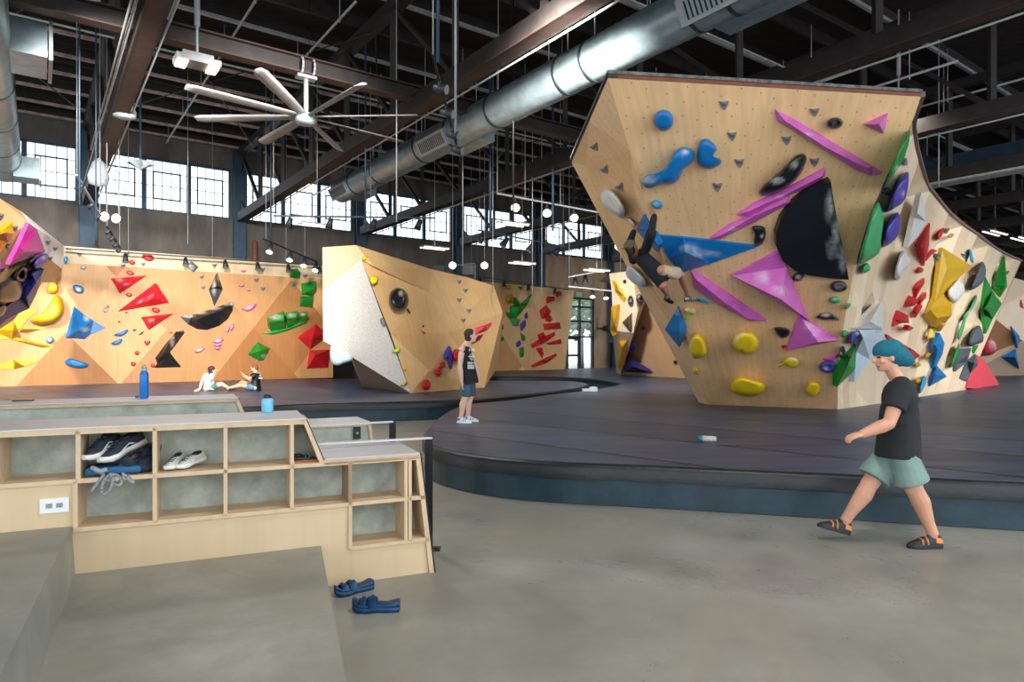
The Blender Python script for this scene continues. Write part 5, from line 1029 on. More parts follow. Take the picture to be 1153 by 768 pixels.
# ------------------------------------------------------------------ shoes
def axes(d):
    d = V(d).normalized(); s = V((0, 0, 1)).cross(d).normalized(); return d, s, d.cross(s)
def shoe(label, base, d, L, mats_, style='sneaker', group=None, cat='shoe', roll=0, name='sneaker', pitch=0, parent=None):
    """shoe built along direction d, heel at -L/2; mats_: upper, sole, trim"""
    X, Y, Z = axes(d)
    if pitch: q = Matrix.Rotation(pitch, 3, Y); X = q@X; Z = q@Z
    if roll: q = Matrix.Rotation(roll, 3, X); Y = q@Y; Z = q@Z
    base = V(base); k = L/.28
    if parent is None: t = thing(name, label, cat, base, group)
    else: t = parent
    def T(x, y, z): return base+X*(x*k)+Y*(y*k)+Z*(z*k)
    sec = [(-.135, .026, .0), (-.12, .036, .0), (-.06, .036, 0), (0, .036, .004), (.06, .046, .0), (.1, .044, .004), (.128, .028, .012), (.14, .012, .018)]
    def loft(rows, m, nm):
        mb = MB(); n = len(rows[0]); vs = [p for r in rows for p in r]
        mb.add(vs, [(j*n+i, j*n+(i+1) % n, (j+1)*n+(i+1) % n, (j+1)*n+i) for j in range(len(rows)-1) for i in range(n)], 0, True)
        mb.add(rows[0], [list(range(n))]); mb.add(rows[-1], [list(range(n))]); return mb.build(nm, m, t)
    th = {'sneaker': .028, 'sandal': .03, 'climb': .012}[style]
    loft([[T(x, -w, z0), T(x, w, z0), T(x, w*1.02, z0+th), T(x, -w*1.02, z0+th)] for x, w, z0 in sec], mats_[1], 'sole')
    if style == 'sandal':
        for x0, x1, hh in ((-.002, .05, .055), (.056, .1, .046)):
            mb = MB(); rows = []
            for x in (x0, x1):
                rows.append([T(x, .045*math.cos(a), th+hh*math.sin(a)) for a in [math.pi*i/8 for i in range(9)]]); 
            for x in (x1, x0):
                rows.append([T(x, .04*math.cos(a), th-.002+(hh-.006)*math.sin(a)) for a in [math.pi*i/8 for i in range(9)]])
            rows.append(rows[0]); mb.add([p for r in rows for p in r], [(j*9+i, j*9+i+1, (j+1)*9+i+1, (j+1)*9+i) for j in range(4) for i in range(8)], 0, True); mb.build('strap', mats_[0], t)
            mb = MB(); mb.box(T((x0+x1)/2, -.03, th+hh*.75), (.02*k, .014*k, .02*k), (X, Y, Z)); mb.build('buckle', mats_[2], t)
        loft([[T(x, -w, z0+th), T(x, w, z0+th), T(x, w*.98, z0+th+(.03 if x < -.1 or x > .1 else .014)), T(x, -w*.98, z0+th+(.03 if x < -.1 or x > .1 else .014))] for x, w, z0 in sec], mats_[0], 'footbed')
        return t
    up = [(-.132, .02, .085), (-.12, .032, .088), (-.07, .033, .07), (-.02, .034, .075), (.02, .036, .075), (.06, .042, .052), (.1, .038, .042), (.128, .022, .034), (.137, .01, .026)]
    rows = []
    for x, w, h in up:
        if style == 'climb': h = h*.8
        rows.append([T(x, w*math.cos(a)*1.02, .012+(h-.012)*max(0, math.sin(a))**.8) for a in [math.pi*i/10 for i in range(11)]])
    loft(rows, mats_[0], 'upper')
    mb = MB(); mb.ell(T(-.07, 0, .075 if style != 'climb' else .06), (.052*k, .026*k, .016*k), (X, Y, Z)); mb.build('collar_opening', M_black, t)
    mb = MB()
    if style == 'climb':
        for x in (.01, .045): mb.tube([T(x, -.034, .035), T(x, -.02, .06), T(x, 0, .068), T(x, .02, .06), T(x, .034, .035)], .007*k)
        mb.build('strap', mats_[2], t)
    else:
        for x in (0, .02, .04, .06): mb.tube([T(x, -.022, .073-x*.3), T(x, 0, .081-x*.35), T(x, .022, .073-x*.3)], .003*k, 5)
        mb.build('laces', mats_[2], t)
        mb = MB()
        for sg in (-1, 1): mb.tube([T(-.06, .037*sg, .035), T(-.02, .038*sg, .05), T(.03, .039*sg, .03)], .004*k, 5)
        mb.build('side_stripe', mats_[1], t)
    return t
shN = (mat('navy_mesh_fabric', (38, 52, 66), .8), mat('off_white_sole', (226, 222, 214), .6, var=.04), M_black)
def inc(px, d, z): return onK(px, d, z)
shf = .863
p = onK(115, .13, 1.0); shoe('left navy sneaker with white sole, on top of the pile in the cubby', p, V((-.1, -.95, .0)), .31, shN, group=None, pitch=.3, name='sneaker')
p = onK(138, .12, .985); shoe('right navy sneaker with white sole, in front in the cubby pile', p, V((-.35, -.9, .0)), .33, shN, pitch=.32, name='sneaker')
p = onK(157, .15, .935); shoe('third dark navy shoe leaning at the right side of the cubby pile', p, V((.2, .9, 0)), .31, (shN[0], mat('grey_blue_sole', (70, 92, 108), .6), M_black), roll=.6, pitch=-.3, name='sneaker')
M_strap = mat('grey_webbing', (150, 156, 160), .8); M_bpad = mat('blue_webbing_pad', (36, 96, 136), .7)
hc = onK(130, .10, .895)
t = thing('climbing_harness', 'blue climbing harness with grey webbing loops hanging over the cubby edge', 'harness', hc)
mb = MB(); mb.box(hc-KE*.0+ZX*.0, (.30, .2, .045), KA); mb.build('waist_pad', M_bpad, t, bevel=.015)
for i, (a0, lx) in enumerate(((110, .09), (118, .12), (126, .07), (138, .06))):
    c = onK(a0, -.03, .88); mb = MB(); pts = [c+KE*(.03*math.cos(a)+.01*i)+ZX*(-lx*.5+lx*.5*math.cos(a*1.0+i))-KN*(.012*math.sin(a*2)) for a in [2*math.pi*j/14 for j in range(15)]]
    mb.tube([onK(a0, .08, .905)]+pts, .009, 6); mb.build('webbing_loop', M_strap, t)
mb = MB(); c = onK(104, .02, .9); mb.tube([c+V((0, 0, .02)), c+V((.04, -.06, .03)), c+V((.09, -.07, .01)), c+V((.12, -.05, .02))], .014, 7); mb.build('leg_loop', M_strap, t)
mb = MB(); c = onK(163, .1, .9); mb.ell(c, (.07, .09, .045)); mb.ell(c+ZX*.03, (.05, .07, .03)); tag(mb.build('chalk_bag', mat('dark_navy_cloth', (36, 46, 58), .85)), 'dark cloth bag squeezed beside the harness in the cubby', 'bag')
shW = (mat('pale_grey_knit', (208, 212, 210), .7), mat('white_rubber', (232, 232, 226), .5, var=.03), mat('dark_laces', (50, 54, 58), .8))
p = onK(196, .13, shf+.02); shoe('left one of the small pale grey children\'s shoes in the cubby', p, V((.0, -1, 0)), .22, shW, pitch=.15, name='childs_shoe', cat='shoe')
p = onK(215, .13, shf+.02); shoe('right one of the small pale grey children\'s shoes in the cubby', p, V((-.4, -1, 0)), .23, shW, pitch=.15, name='childs_shoe', cat='shoe')
p = onK(343, .1, shf); shoe('black and orange climbing shoe lying in the triangular cubby', p, V((1, .3, 0)), .2, (M_black, mat('orange_rubber', (226, 106, 60), .5), mat('teal_strap', (50, 110, 130), .6)), style='climb', name='climbing_shoe')
M_sand = mat('deep_blue_foam', (12, 62, 104), .5, var=.1); shS = (M_sand, M_sand, M_sand)
shoe('blue foam sandal nearest the camera on the concrete floor', W(424, 688, 0), V((-1, -.05, 0)), .3, shS, 'sandal', cat='sandal', name='sandal')
shoe('blue foam sandal tucked against the step, behind the other one', W(399, 667, 0), V((-.8, -.65, 0)), .28, shS, 'sandal', cat='sandal', name='sandal')
# ------------------------------------------------------------------ track lights and hanging fittings
M_track = mat('dark_track_rail', (52, 56, 64), .5, .3)
def spot(parent, p, aim, lit=True, s=1.0):
    aim = V(aim).normalized(); mb = MB(); mb.cyl(p, p-ZX*.12*s, .018*s, n=6)
    c = p-ZX*.14*s; mb.cyl(c-aim*.1*s, c+aim*.14*s, .05*s, .085*s, n=14); o = mb.build('spotlight', M_track, parent)
    mb = MB(); mb.cyl(c+aim*.125*s, c+aim*.145*s, .078*s, n=14); mb.build('lamp_lens', M_lamp if lit else M_alu, o)
def track(label, a, b, spots, lit, ztop=10.2, aim=(0, -.5, -1), m=None, rods=(0.02, .98), group='track lights', s=1.3, r=.03):
    a, b = V(a), V(b); t = thing('track_light', label, 'track light', (a+b)/2, group)
    mb = MB(); mb.beam(a, b, r*1.6, r*1.6); mb.build('rail', m or M_track, t)
    for f in rods:
        p = a.lerp(b, f); mb = MB(); mb.cyl(p, V((p.x, p.y, ztop)), .012, n=6); mb.build('suspension_wire', M_rod, t)
    for i, f in enumerate(spots): spot(t, a.lerp(b, f), aim, lit if isinstance(lit, bool) else lit[i], s)
wl = lambda px, py, c: (lambda r: CAM+r*(c/(r.dot(VX))))(ray(px, py))
cc = 25.6
track('long rail of small spotlights along the top of the left wall', wl(74, 280, cc), wl(372, 299.5, cc), (.19, .4, .55, .68, .81, .95), False, rods=(.2, .5, .8), aim=(.2, -.3, -1), s=1.2)
track('short tilted rail with four glowing spots above the left wall', wl(296, 269, 22), wl(357, 295, 24), (.12, .47, .74, .97), True, rods=(.05, .75))
track('steep rail with spots left of the two round glowing lamps', P(86, 197, 15), P(113, 243, 17), (.15, .6, .9), False, m=M_alu, aim=(-.7, 0, -.6), s=.8)
track('steep rail of four spots just above the left wall\'s top', P(120, 254, 17.5), P(135, 279, 19), (.1, .4, .7, .95), (False, False, False, True), aim=(-.7, -.2, -.6), s=.7)
track('horizontal rail with four spots in front of the windows', P(308, 243, 20), P(490, 245.5, 20), (.1, .35, .62, .9), False, rods=(.0, .27, .6), aim=(-.4, .3, -1), m=M_blue)
track('rail with three glowing spots, right of the second truss', P(560, 218, 19), P(672, 239, 22), (.16, .46, .74), True, rods=(.0, .25, .6), m=M_rod, aim=(0, -.8, -.6), s=1.6)
track('rail with four unlit spots angled across the middle windows', P(538, 259, 24), P(636, 278, 26), (.05, .3, .6, .9), False, m=M_blue, aim=(-.5, -.1, -.7), s=1.6)
track('pale rail hung before the plain wall above the door', P(640, 312, 27), P(678, 305, 27), (.2, .5), False, m=M_rod, s=1.5)
track('rail over the far wall\'s top, with small spots', wl(528, 310, 28.0), wl(640, 326, 28.0), (.1, .33, .57, .85), False, aim=(0, -.3, -1), s=1.3)
track('rail right of the far wall with two small lit lamps', P(640, 322.5, 26), P(700, 329, 26), (.45, .7), True, m=M_rod, s=1.2)
track('dark rail with four pale spots crossing in front of the duct', P(487, 62, 9.6), P(514, 163, 11.2), (.25, .52, .78, .97), False, m=M_steel, aim=(1, -.3, -.3), s=.9, r=.02)
for px, py, Y, l in ((118, 244, 18, 'left round glowing lamp above the far left wall'), (131, 246, 18, 'right round glowing lamp above the far left wall'), (509.5, 299, 23, 'left big glowing round lamp above the textured boulder'), (545.5, 299, 23, 'right big glowing round lamp above the textured boulder')):
    p = P(px, py, Y); t = thing('pendant_lamp', l, 'pendant lamp', p, 'glowing round lamps'); mb = MB(); mb.cyl(p+V((0, .12, 0)), p, .09, .14, n=16); mb.build('housing', M_track, t)
    mb = MB(); mb.ell(p-V((0, .02, 0)), (.12, .04, .12)); mb.build('lamp_lens', M_lamp, t); mb = MB(); mb.cyl(p+V((0, .1, 0)), V((p.x, p.y+.1, 10.2)), .012, n=5); mb.build('hanging_wire', M_rod, t)
t = thing('equipment_frame', 'small dark frame with screens behind the two big glowing lamps', 'frame', P(510, 312, 24.5)); mb = MB()
for a, b in (((482, 301), (535, 297)), ((535, 297), (535, 314)), ((499, 300), (499, 310)), ((482, 301), (482, 308))): mb.beam(P(*a, 24.5), P(*b, 24.5), .06, .06)
mb.build('frame', M_track, t)
for x in (494, 527): mb = MB(); mb.box(P(x, 304, 24.4), (.42, .06, .34)); mb.build('dark_panel', M_dfr, t)
def strip(label, px, py, Y, L=.55, lit=True):
    p = P(px, py, Y); t = thing('strip_light', label, 'strip light', p, 'hanging strip lights')
    for q in (-1, 1):
        mb = MB(); mb.box(p+VX*(.16*q)+ZX*.05, (L*2, .1, .05), AX); mb.build('tray', M_alu, t); mb = MB(); mb.box(p+VX*(.16*q)+ZX*.01, (L*1.9, .07, .03), AX); mb.build('tube', M_tube, t)
    mb = MB(); mb.cyl(p+ZX*.07, V((p.x, p.y, 10.2)), .012, n=5); mb.cyl(p+ZX*.05, p+ZX*.35, .03, n=6); mb.build('hanging_wire', M_rod, t)
strip('hanging twin strip light in front of the windows right of the duct', 355, 254, 24); strip('hanging twin strip light above the textured boulder', 489.5, 280, 25); strip('hanging twin strip light between the glowing lamps and the door', 588, 297, 26)
strip('hanging twin strip light high before the middle windows', 578, 253, 22); strip('hanging strip light above the door at the end of the pale rail', 672, 305, 26); strip('lit strip light at the far right beyond the curved wall', 1120.6, 263, 30, 1.0); strip('lit strip light at the right edge of the picture', 1151, 270, 32, 1.0)
# metal-halide reflector, horn, dish
p = P(158, 186, 18); t = thing('pendant_lamp', 'pale star-shaped reflector lamp on a long pole, upper left', 'pendant lamp', p); mb = MB()
for i in range(6):
    a = math.pi*i/3; b = a+math.pi/6; c = a-math.pi/6; mb.add([p+ZX*.16, p+V((math.cos(c)*.16, math.sin(c)*.16, 0)), p+V((math.cos(a)*.42, math.sin(a)*.42, .08)), p+V((math.cos(b)*.16, math.sin(b)*.16, 0)), p-ZX*.12], [(0, 1, 2), (0, 2, 3), (4, 2, 1), (4, 3, 2)])
mb.build('reflector', M_pgrey, t); mb = MB(); mb.cyl(p+ZX*.1, V((p.x, p.y, 9.9)), .03, n=8); mb.build('pole', M_blue, t)
p = P(140, 124, 15.5); t = thing('horn_speaker', 'pale grey rounded horn speaker hung on the leftmost truss', 'speaker', p); mb = MB(); mb.lathe(p, [(.02, .32), (.1, .28), (.2, .1), (.26, -.05), (.24, -.16), (.12, -.2)], 18, ax=(V((1, 0, 0)), V((0, 1, 0)), ZX)); mb.build('horn', M_pgrey, t)
mb = MB(); mb.tube([p+ZX*.28+V((-.1, 0, 0)), p+ZX*.42, p+ZX*.28+V((.1, 0, 0))], .02, 6); mb.build('bracket', M_pgrey, t)
p = P(146, 97, 15.3); t = thing('dish_antenna', 'small pale disc on the truss above the horn speaker', 'antenna', p); mb = MB(); mb.ell(p, (.16, .16, .04)); mb.build('disc', M_pgrey, t); mb = MB(); mb.ell(p+ZX*.05, (.12, .12, .06)); mb.build('blue_base', M_blue, t)
p = P(111, 199, 17.5); mb = MB(); mb.lathe(p, [(.02, .5), (.16, .35), (.26, 0), (.22, -.2), (.05, -.26)], 16); tag(mb.build('horn_speaker', M_pgrey), 'second, bluish horn speaker lower on the leftmost truss', 'speaker')
# pipes and conduits on the leftmost truss
mb = MB(); mb.cyl(B(1.57-.26, 6, 7.3), B(1.57-.26, 29, 7.3), .03, n=8); mb.cyl(B(1.57-.34, 6, 7.25), B(1.57-.34, 22, 7.25), .02, n=8); tag(mb.build('conduit', M_rod), 'twin pale conduits on the left side of the leftmost truss', 'conduit')
mb = MB(); mb.cyl(B(1.57+.24, 6, 7.16), B(1.57+.24, 29, 7.16), .025, n=8); tag(mb.build('conduit', M_rod), 'pale conduit on the right side of the leftmost truss', 'conduit')
for k, l in ((1, 'pale conduit under the truss left of the duct'), (2, 'pale conduit under the truss right of the duct'), (3, 'pale conduit under the third truss, over the curved wall'), (4, 'pale conduit under the truss at the right edge')):
    mb = MB(); mb.cyl(B(s0+BAY*k+.2, -3, 7.08), B(s0+BAY*k+.2, 29, 7.08), .022, n=6); tag(mb.build('conduit', M_rod), l, 'conduit')
# long hanging wires and drop pipes
drops = [(89.5, 10, 230, 13, .02, M_blue), (108, 30, 270, 15, .02, M_blue), (411.5, 60, 262, 18, .035, M_blue), (446.5, 90, 250, 15, .02, M_rod), (493, -20, 70, 9.6, .035, M_blue), (512.5, -10, 150, 10.6, .018, M_rod), (578, 110, 250, 15, .03, M_black), (552, 150, 262, 19, .045, M_blue), (622.5, 120, 260, 20, .045, M_blue), (555, 60, 330, 21, .015, M_rod), (599.5, 130, 330, 21, .015, M_rod), (610, 220, 330, 23, .02, M_rod), (211.5, 100, 275, 20, .012, M_rod), (348, 20, 150, 16, .012, M_black), (305, 245, 275, 22, .04, M_blue), (521, 170, 300, 19, .02, M_rod), (1044, 205, 235, 24, .02, M_rod), (1057, 100, 210, 18, .02, M_rod)]
wl_ = ['far left pair of long blue-grey hanging wires, left one', 'far left pair of long blue-grey hanging wires, right one', 'thick drop pipe under the end of the big duct', 'thin hanging wire right of the fan blades', 'thick blue-grey drop pipe carrying the rail with pale spots', 'pale hanging wire just right of the thick drop pipe', 'dark hanging wire crossing the big duct', 'blue-grey drop pipe in the middle of the windows', 'blue-grey drop pipe left of the central boulder\'s corner', 'thin pale wire down to the far wall, left one', 'thin pale wire down to the far wall, middle one', 'thin pale wire down to the far wall, right one', 'thin pale wire above the left wall, upper left', 'thin dark wire right above the fan', 'drop pipe holding the tilted rail with glowing spots', 'pale wire left of the middle glowing lamps', 'pale wire behind the curved wall at the right', 'pale wire right of the boulder\'s top corner']
for (px, ya, yb, Y, r_, m_), l in zip(drops, wl_):
    mb = MB(); a = P(px, yb, Y); mb.cyl(a, V((a.x, a.y, 10.3)), r_*.8, n=6); tag(mb.build('hanging_wire' if r_ < .03 else 'drop_pipe', m_), l, 'wire' if r_ < .03 else 'pipe')
# exit sign above the door
p = wl(652, 331.5, 30.2); t = thing('exit_sign', 'small green and white exit sign above the glazed door', 'sign', p)
mb = MB(); mb.box(p, (.46, .06, .3), AX); mb.build('sign_box', M_white, t)
cu = bpy.data.curves.new('sign_text', 'FONT'); cu.body = 'EXIT'; cu.size = .2; cu.align_x = 'CENTER'; cu.align_y = 'CENTER'; cu.extrude = .004
to = bpy.data.objects.new('sign_text', cu); C.objects.link(to); bpy.context.view_layer.update(); dg = bpy.context.evaluated_depsgraph_get(); me = bpy.data.meshes.new_from_object(to.evaluated_get(dg)); bpy.data.objects.remove(to)
me.materials.clear(); me.materials.append(mat('exit_green', (40, 170, 90), .5, emit=((40, 190, 100), .6))); me.transform(Matrix((UX, VX*-1*-1, ZX)).transposed().to_4x4()@Matrix.Rotation(math.pi/2, 4, 'X'))
o = bpy.data.objects.new('sign_lettering', me); C.objects.link(o); o.parent = t; o.location = -VX*.04
# junction box and conduit right of the door
mb = MB(); q = [wl(672, 364, 30.1), wl(672.5, 370, 30.1), wl(675, 369.5, 30.1), wl(682, 369.5, 30.1)]; mb.tube([wl(672, 358, 30.1)]+q, .025, 6); mb.box(wl(682, 369.5, 30.1), (.3, .12, .3), AX); tag(mb.build('junction_box', M_steel), 'grey junction box with bent conduit right of the glazed door', 'junction box')
mb = MB(); mb.box(wl(691.5, 400, 30.0), (.5, .3, 1.6), AX); tag(mb.build('loudspeaker', M_black, bevel=.02), 'dark loudspeaker cabinet against the wall beside the smaller boulder', 'loudspeaker')
# pipe stubs: brown pipe on wall
mb = MB(); a = wl(287, 271, 30.2); mb.cyl(a, V((a.x, a.y, 4.2)), .1, n=10); tag(mb.build('wall_pipe', mat('rusty_orange', (140, 84, 62), .7)), 'short rusty orange pipe on the concrete wall', 'pipe')
# trees outside
M_leaf = mat('green_leaves', (120, 158, 104), .8, var=.3, scale=8); M_bark = mat('tree_bark', (96, 84, 70), .9)
for i, (x, y, h, r_) in enumerate([(5.5, 52, 7.5, 2.6), (9.5, 60, 9, 3.4), (3, 60, 8.5, 3.2), (13.5, 72, 12, 4.2), (8, 78, 13, 4.4)]):
    t = thing('tree', ['leafy tree seen through the middle of the glazed door', 'leafy tree seen through the windows above the door', 'leafy tree outside, behind the far wall', 'tall tree behind the others, outside the right windows', 'tallest tree farthest outside'][i], 'tree', V((x, y, 0)))
    mb = MB(); mb.cyl(V((x, y, -.2)), V((x, y, h*.6)), .22, .12, n=10); mb.build('trunk', M_bark, t)
    mb = MB(); rnd = random.Random(i)
    for q in range(420):
        a = rnd.uniform(0, 6.28); b = rnd.uniform(-1, 1); rr = r_*rnd.uniform(.5, 1); c = V((x+rr*math.cos(a)*math.sqrt(1-b*b), y+rr*math.sin(a)*math.sqrt(1-b*b), h*.62+rr*b*.95)); s = rnd.uniform(.25, .5)
        u = V((rnd.uniform(-1, 1), rnd.uniform(-1, 1), rnd.uniform(-1, 1))).normalized(); v = u.orthogonal().normalized(); mb.add([c-u*s, c+v*s*.6, c+u*s, c-v*s*.6], [(0, 1, 2, 3)])
    mb.build('crown', M_leaf, t, recalc=False)
# ------------------------------------------------------------------ people
def remesh(name, mb, vox, mats_, smooth=3, parent=None, cuts=(), paint=None, base=None):
    me = bpy.data.meshes.new('tmp'); me.from_pydata(mb.v, [], mb.f)
    bm = bmesh.new(); bm.from_mesh(me); bmesh.ops.recalc_face_normals(bm, faces=bm.faces); bm.to_mesh(me); bm.free()
    o = bpy.data.objects.new('tmp', me); C.objects.link(o)
    m = o.modifiers.new('r', 'REMESH'); m.mode = 'VOXEL'; m.voxel_size = vox; m.adaptivity = 0
    if smooth: s = o.modifiers.new('s', 'SMOOTH'); s.factor = .5; s.iterations = smooth
    bpy.context.view_layer.update(); dg = bpy.context.evaluated_depsgraph_get(); nm = bpy.data.meshes.new_from_object(o.evaluated_get(dg)); bpy.data.objects.remove(o)
    if cuts:
        bm = bmesh.new(); bm.from_mesh(nm)
        for co, no, rad in cuts:
            gf = [f for f in bm.faces if (f.calc_center_median()-V(co)).length < rad]; ge = {e for f in gf for e in f.edges}; gv = {v for f in gf for v in f.verts}
            r = bmesh.ops.bisect_plane(bm, geom=list(gv)+list(ge)+gf, plane_co=V(co), plane_no=V(no).normalized())
            dl = [f for f in bm.faces if (f.calc_center_median()-V(co)).length < rad*1.02 and (f.calc_center_median()-V(co)).dot(V(no)) > 0]
            bmesh.ops.delete(bm, geom=dl, context='FACES')
        bm.to_mesh(nm); bm.free()
    nm.name = name
    loc = V(base) if base is not None else (V((0, 0, 0)))
    if base is None:
        vs = nm.vertices; loc = V(((min(v.co.x for v in vs)+max(v.co.x for v in vs))/2, (min(v.co.y for v in vs)+max(v.co.y for v in vs))/2, min(v.co.z for v in vs)))
    for q in mats_: nm.materials.append(q)
    if paint:
        for p in nm.polygons: p.material_index = paint(p.center)
    nm.transform(Matrix.Translation(-loc))
    for p in nm.polygons: p.use_smooth = True
    o = bpy.data.objects.new(name, nm); C.objects.link(o)
    if parent is not None: o.parent = parent; o.location = loc-world_loc(parent)
    else: o.location = loc
    return o
def limb(mb, pts, rs, n=12):
    for (a, b, r, q) in zip(pts[:-1], pts[1:], rs[:-1], rs[1:]): mb.cyl(a, b, r, q, n=n)
    for p, r in zip(pts, rs): mb.ell(p, (r, r, r), n=n)
def ecyl(mb, a, b, ra, rb, A, n=20):
    vs = [c+A[0]*(math.cos(2*math.pi*i/n)*r[0])+A[1]*(math.sin(2*math.pi*i/n)*r[1]) for c, r in ((a, ra), (b, rb)) for i in range(n)]
    mb.add(vs, [(i, (i+1) % n, n+(i+1) % n, n+i) for i in range(n)]+[list(range(n))[::-1], [n+i for i in range(n)]])
def hand(mb, wr, d, palm_n, s=1.0, curl=.5, side=1):
    d = V(d).normalized(); pn = V(palm_n); pn = (pn-d*pn.dot(d)).normalized(); y = d.cross(pn)*side
    pc = wr+d*.045*s; mb.ell(pc, (.05*s, .04*s, .016*s), (d, y, pn)); mb.ell(wr+d*.07*s, (.025*s, .04*s, .014*s), (d, y, pn))
    for i, (o_, L) in enumerate(((-.031, .072), (-.011, .08), (.01, .075), (.029, .06))):
        p = wr+d*.08*s+y*(o_*s); dd = d
        for j, (f, r_) in enumerate(((.45, .0098), (.32, .009), (.25, .008))):
            ang = curl*(.45+.55*j); dd = (dd*math.cos(ang*.7)+pn*math.sin(ang*.7)).normalized(); q = p+dd*(L*f*s); mb.cyl(p, q, r_*s, r_*.92*s, n=8); mb.ell(q, (r_*.95*s,)*3, n=8); p = q
    p = wr+d*.02*s-y*.032*s; dd = (d*.7-y*.6+pn*.35).normalized()
    for L, r_ in ((.035, .013), (.03, .011), (.024, .0095)):
        q = p+dd*L*s; mb.cyl(p, q, r_*s, r_*.9*s, n=8); mb.ell(q, (r_*s,)*3, n=8); p = q; dd = (dd+d*.3+pn*.15).normalized()
def head(mb, c, f, u, s=1.0):
    """head centre c, facing f, up u; full height about .23 m"""
    f = V(f).normalized(); u = V(u); u = (u-f*u.dot(f)).normalized(); r = f.cross(u)
    A = (f, r, u)
    mb.ell(c+u*.03*s, (.098*s, .078*s, .09*s), A, 18); mb.ell(c+f*.02*s-u*.03*s, (.075*s, .062*s, .085*s), A, 16)
    mb.ell(c+f*.055*s-u*.085*s, (.03*s, .034*s, .026*s), A, 12)
    mb.cyl(c+f*.085*s+u*.022*s, c+f*.118*s-u*.02*s, .009*s, .016*s, n=10); mb.ell(c+f*.112*s-u*.022*s, (.014*s, .016*s, .011*s), A, 10)
    mb.ell(c+f*.082*s-u*.055*s, (.014*s, .026*s, .007*s), A, 10); mb.ell(c+f*.08*s-u*.066*s, (.013*s, .022*s, .007*s), A, 10)
    mb.ell(c+f*.08*s+u*.038*s, (.016*s, .05*s, .008*s), A, 10)
    for q in (-1, 1):
        mb.ell(c+r*(.078*q*s)-f*.005*s-u*.005*s, (.018*s, .009*s, .031*s), A, 10); mb.ell(c+r*(.045*q*s)+f*.06*s-u*.02*s, (.03*s, .022*s, .022*s), A, 10)
    return f, u, r
def facepaint(c, f, u, s=1.0):
    f = V(f).normalized(); u = V(u); u = (u-f*u.dot(f)).normalized(); r = f.cross(u)
    def fn(p):
        d = p-c; a, b, h = d.dot(f), d.dot(r), d.dot(u)
        if a > .06*s:
            if abs(abs(b)-.032*s) < .014*s and abs(h-.016*s) < .007*s: return 1
            if abs(abs(b)-.032*s) < .02*s and abs(h-.04*s) < .005*s: return 2
            if abs(b) < .026*s and abs(h+.06*s) < .009*s: return 3
        return 0
    return fn
def skin(name, c): return [mat(name, c, .55, var=.06, scale=4), mat('eye_dark', (40, 34, 32), .3), mat('brow_brown', (74, 52, 38), .8), mat('lip_rose', (176, 104, 94), .5)]
SK1 = skin('light_skin', (214, 158, 130)); SK2 = skin('pale_skin', (222, 182, 160)); SK3 = skin('warm_skin', (196, 132, 104))
M_hairb = mat('dark_brown_hair', (50, 38, 32), .7, scale=20, var=.3); M_hairg = mat('red_brown_hair', (120, 72, 46), .7, scale=20)
def foot(mb, an, toe, s=1.0):
    d = V(toe)-V(an); L = d.length; d.normalize(); limb(mb, [V(an), V(an)-ZX*.05*s+d*.02*s, V(an)-ZX*.06*s+d*.07*s], [.034*s, .03*s, .02*s]); return
    mb.cyl(V(an)-ZX*.03*s, V(an)-ZX*.03*s-d*.05*s, .035*s, .03*s, n=10)
    limb(mb, [V(an)-d*.03*s-ZX*.045*s, V(an)+d*.05*s-ZX*.04*s, V(toe)], [.036*s, .036*s, .028*s])
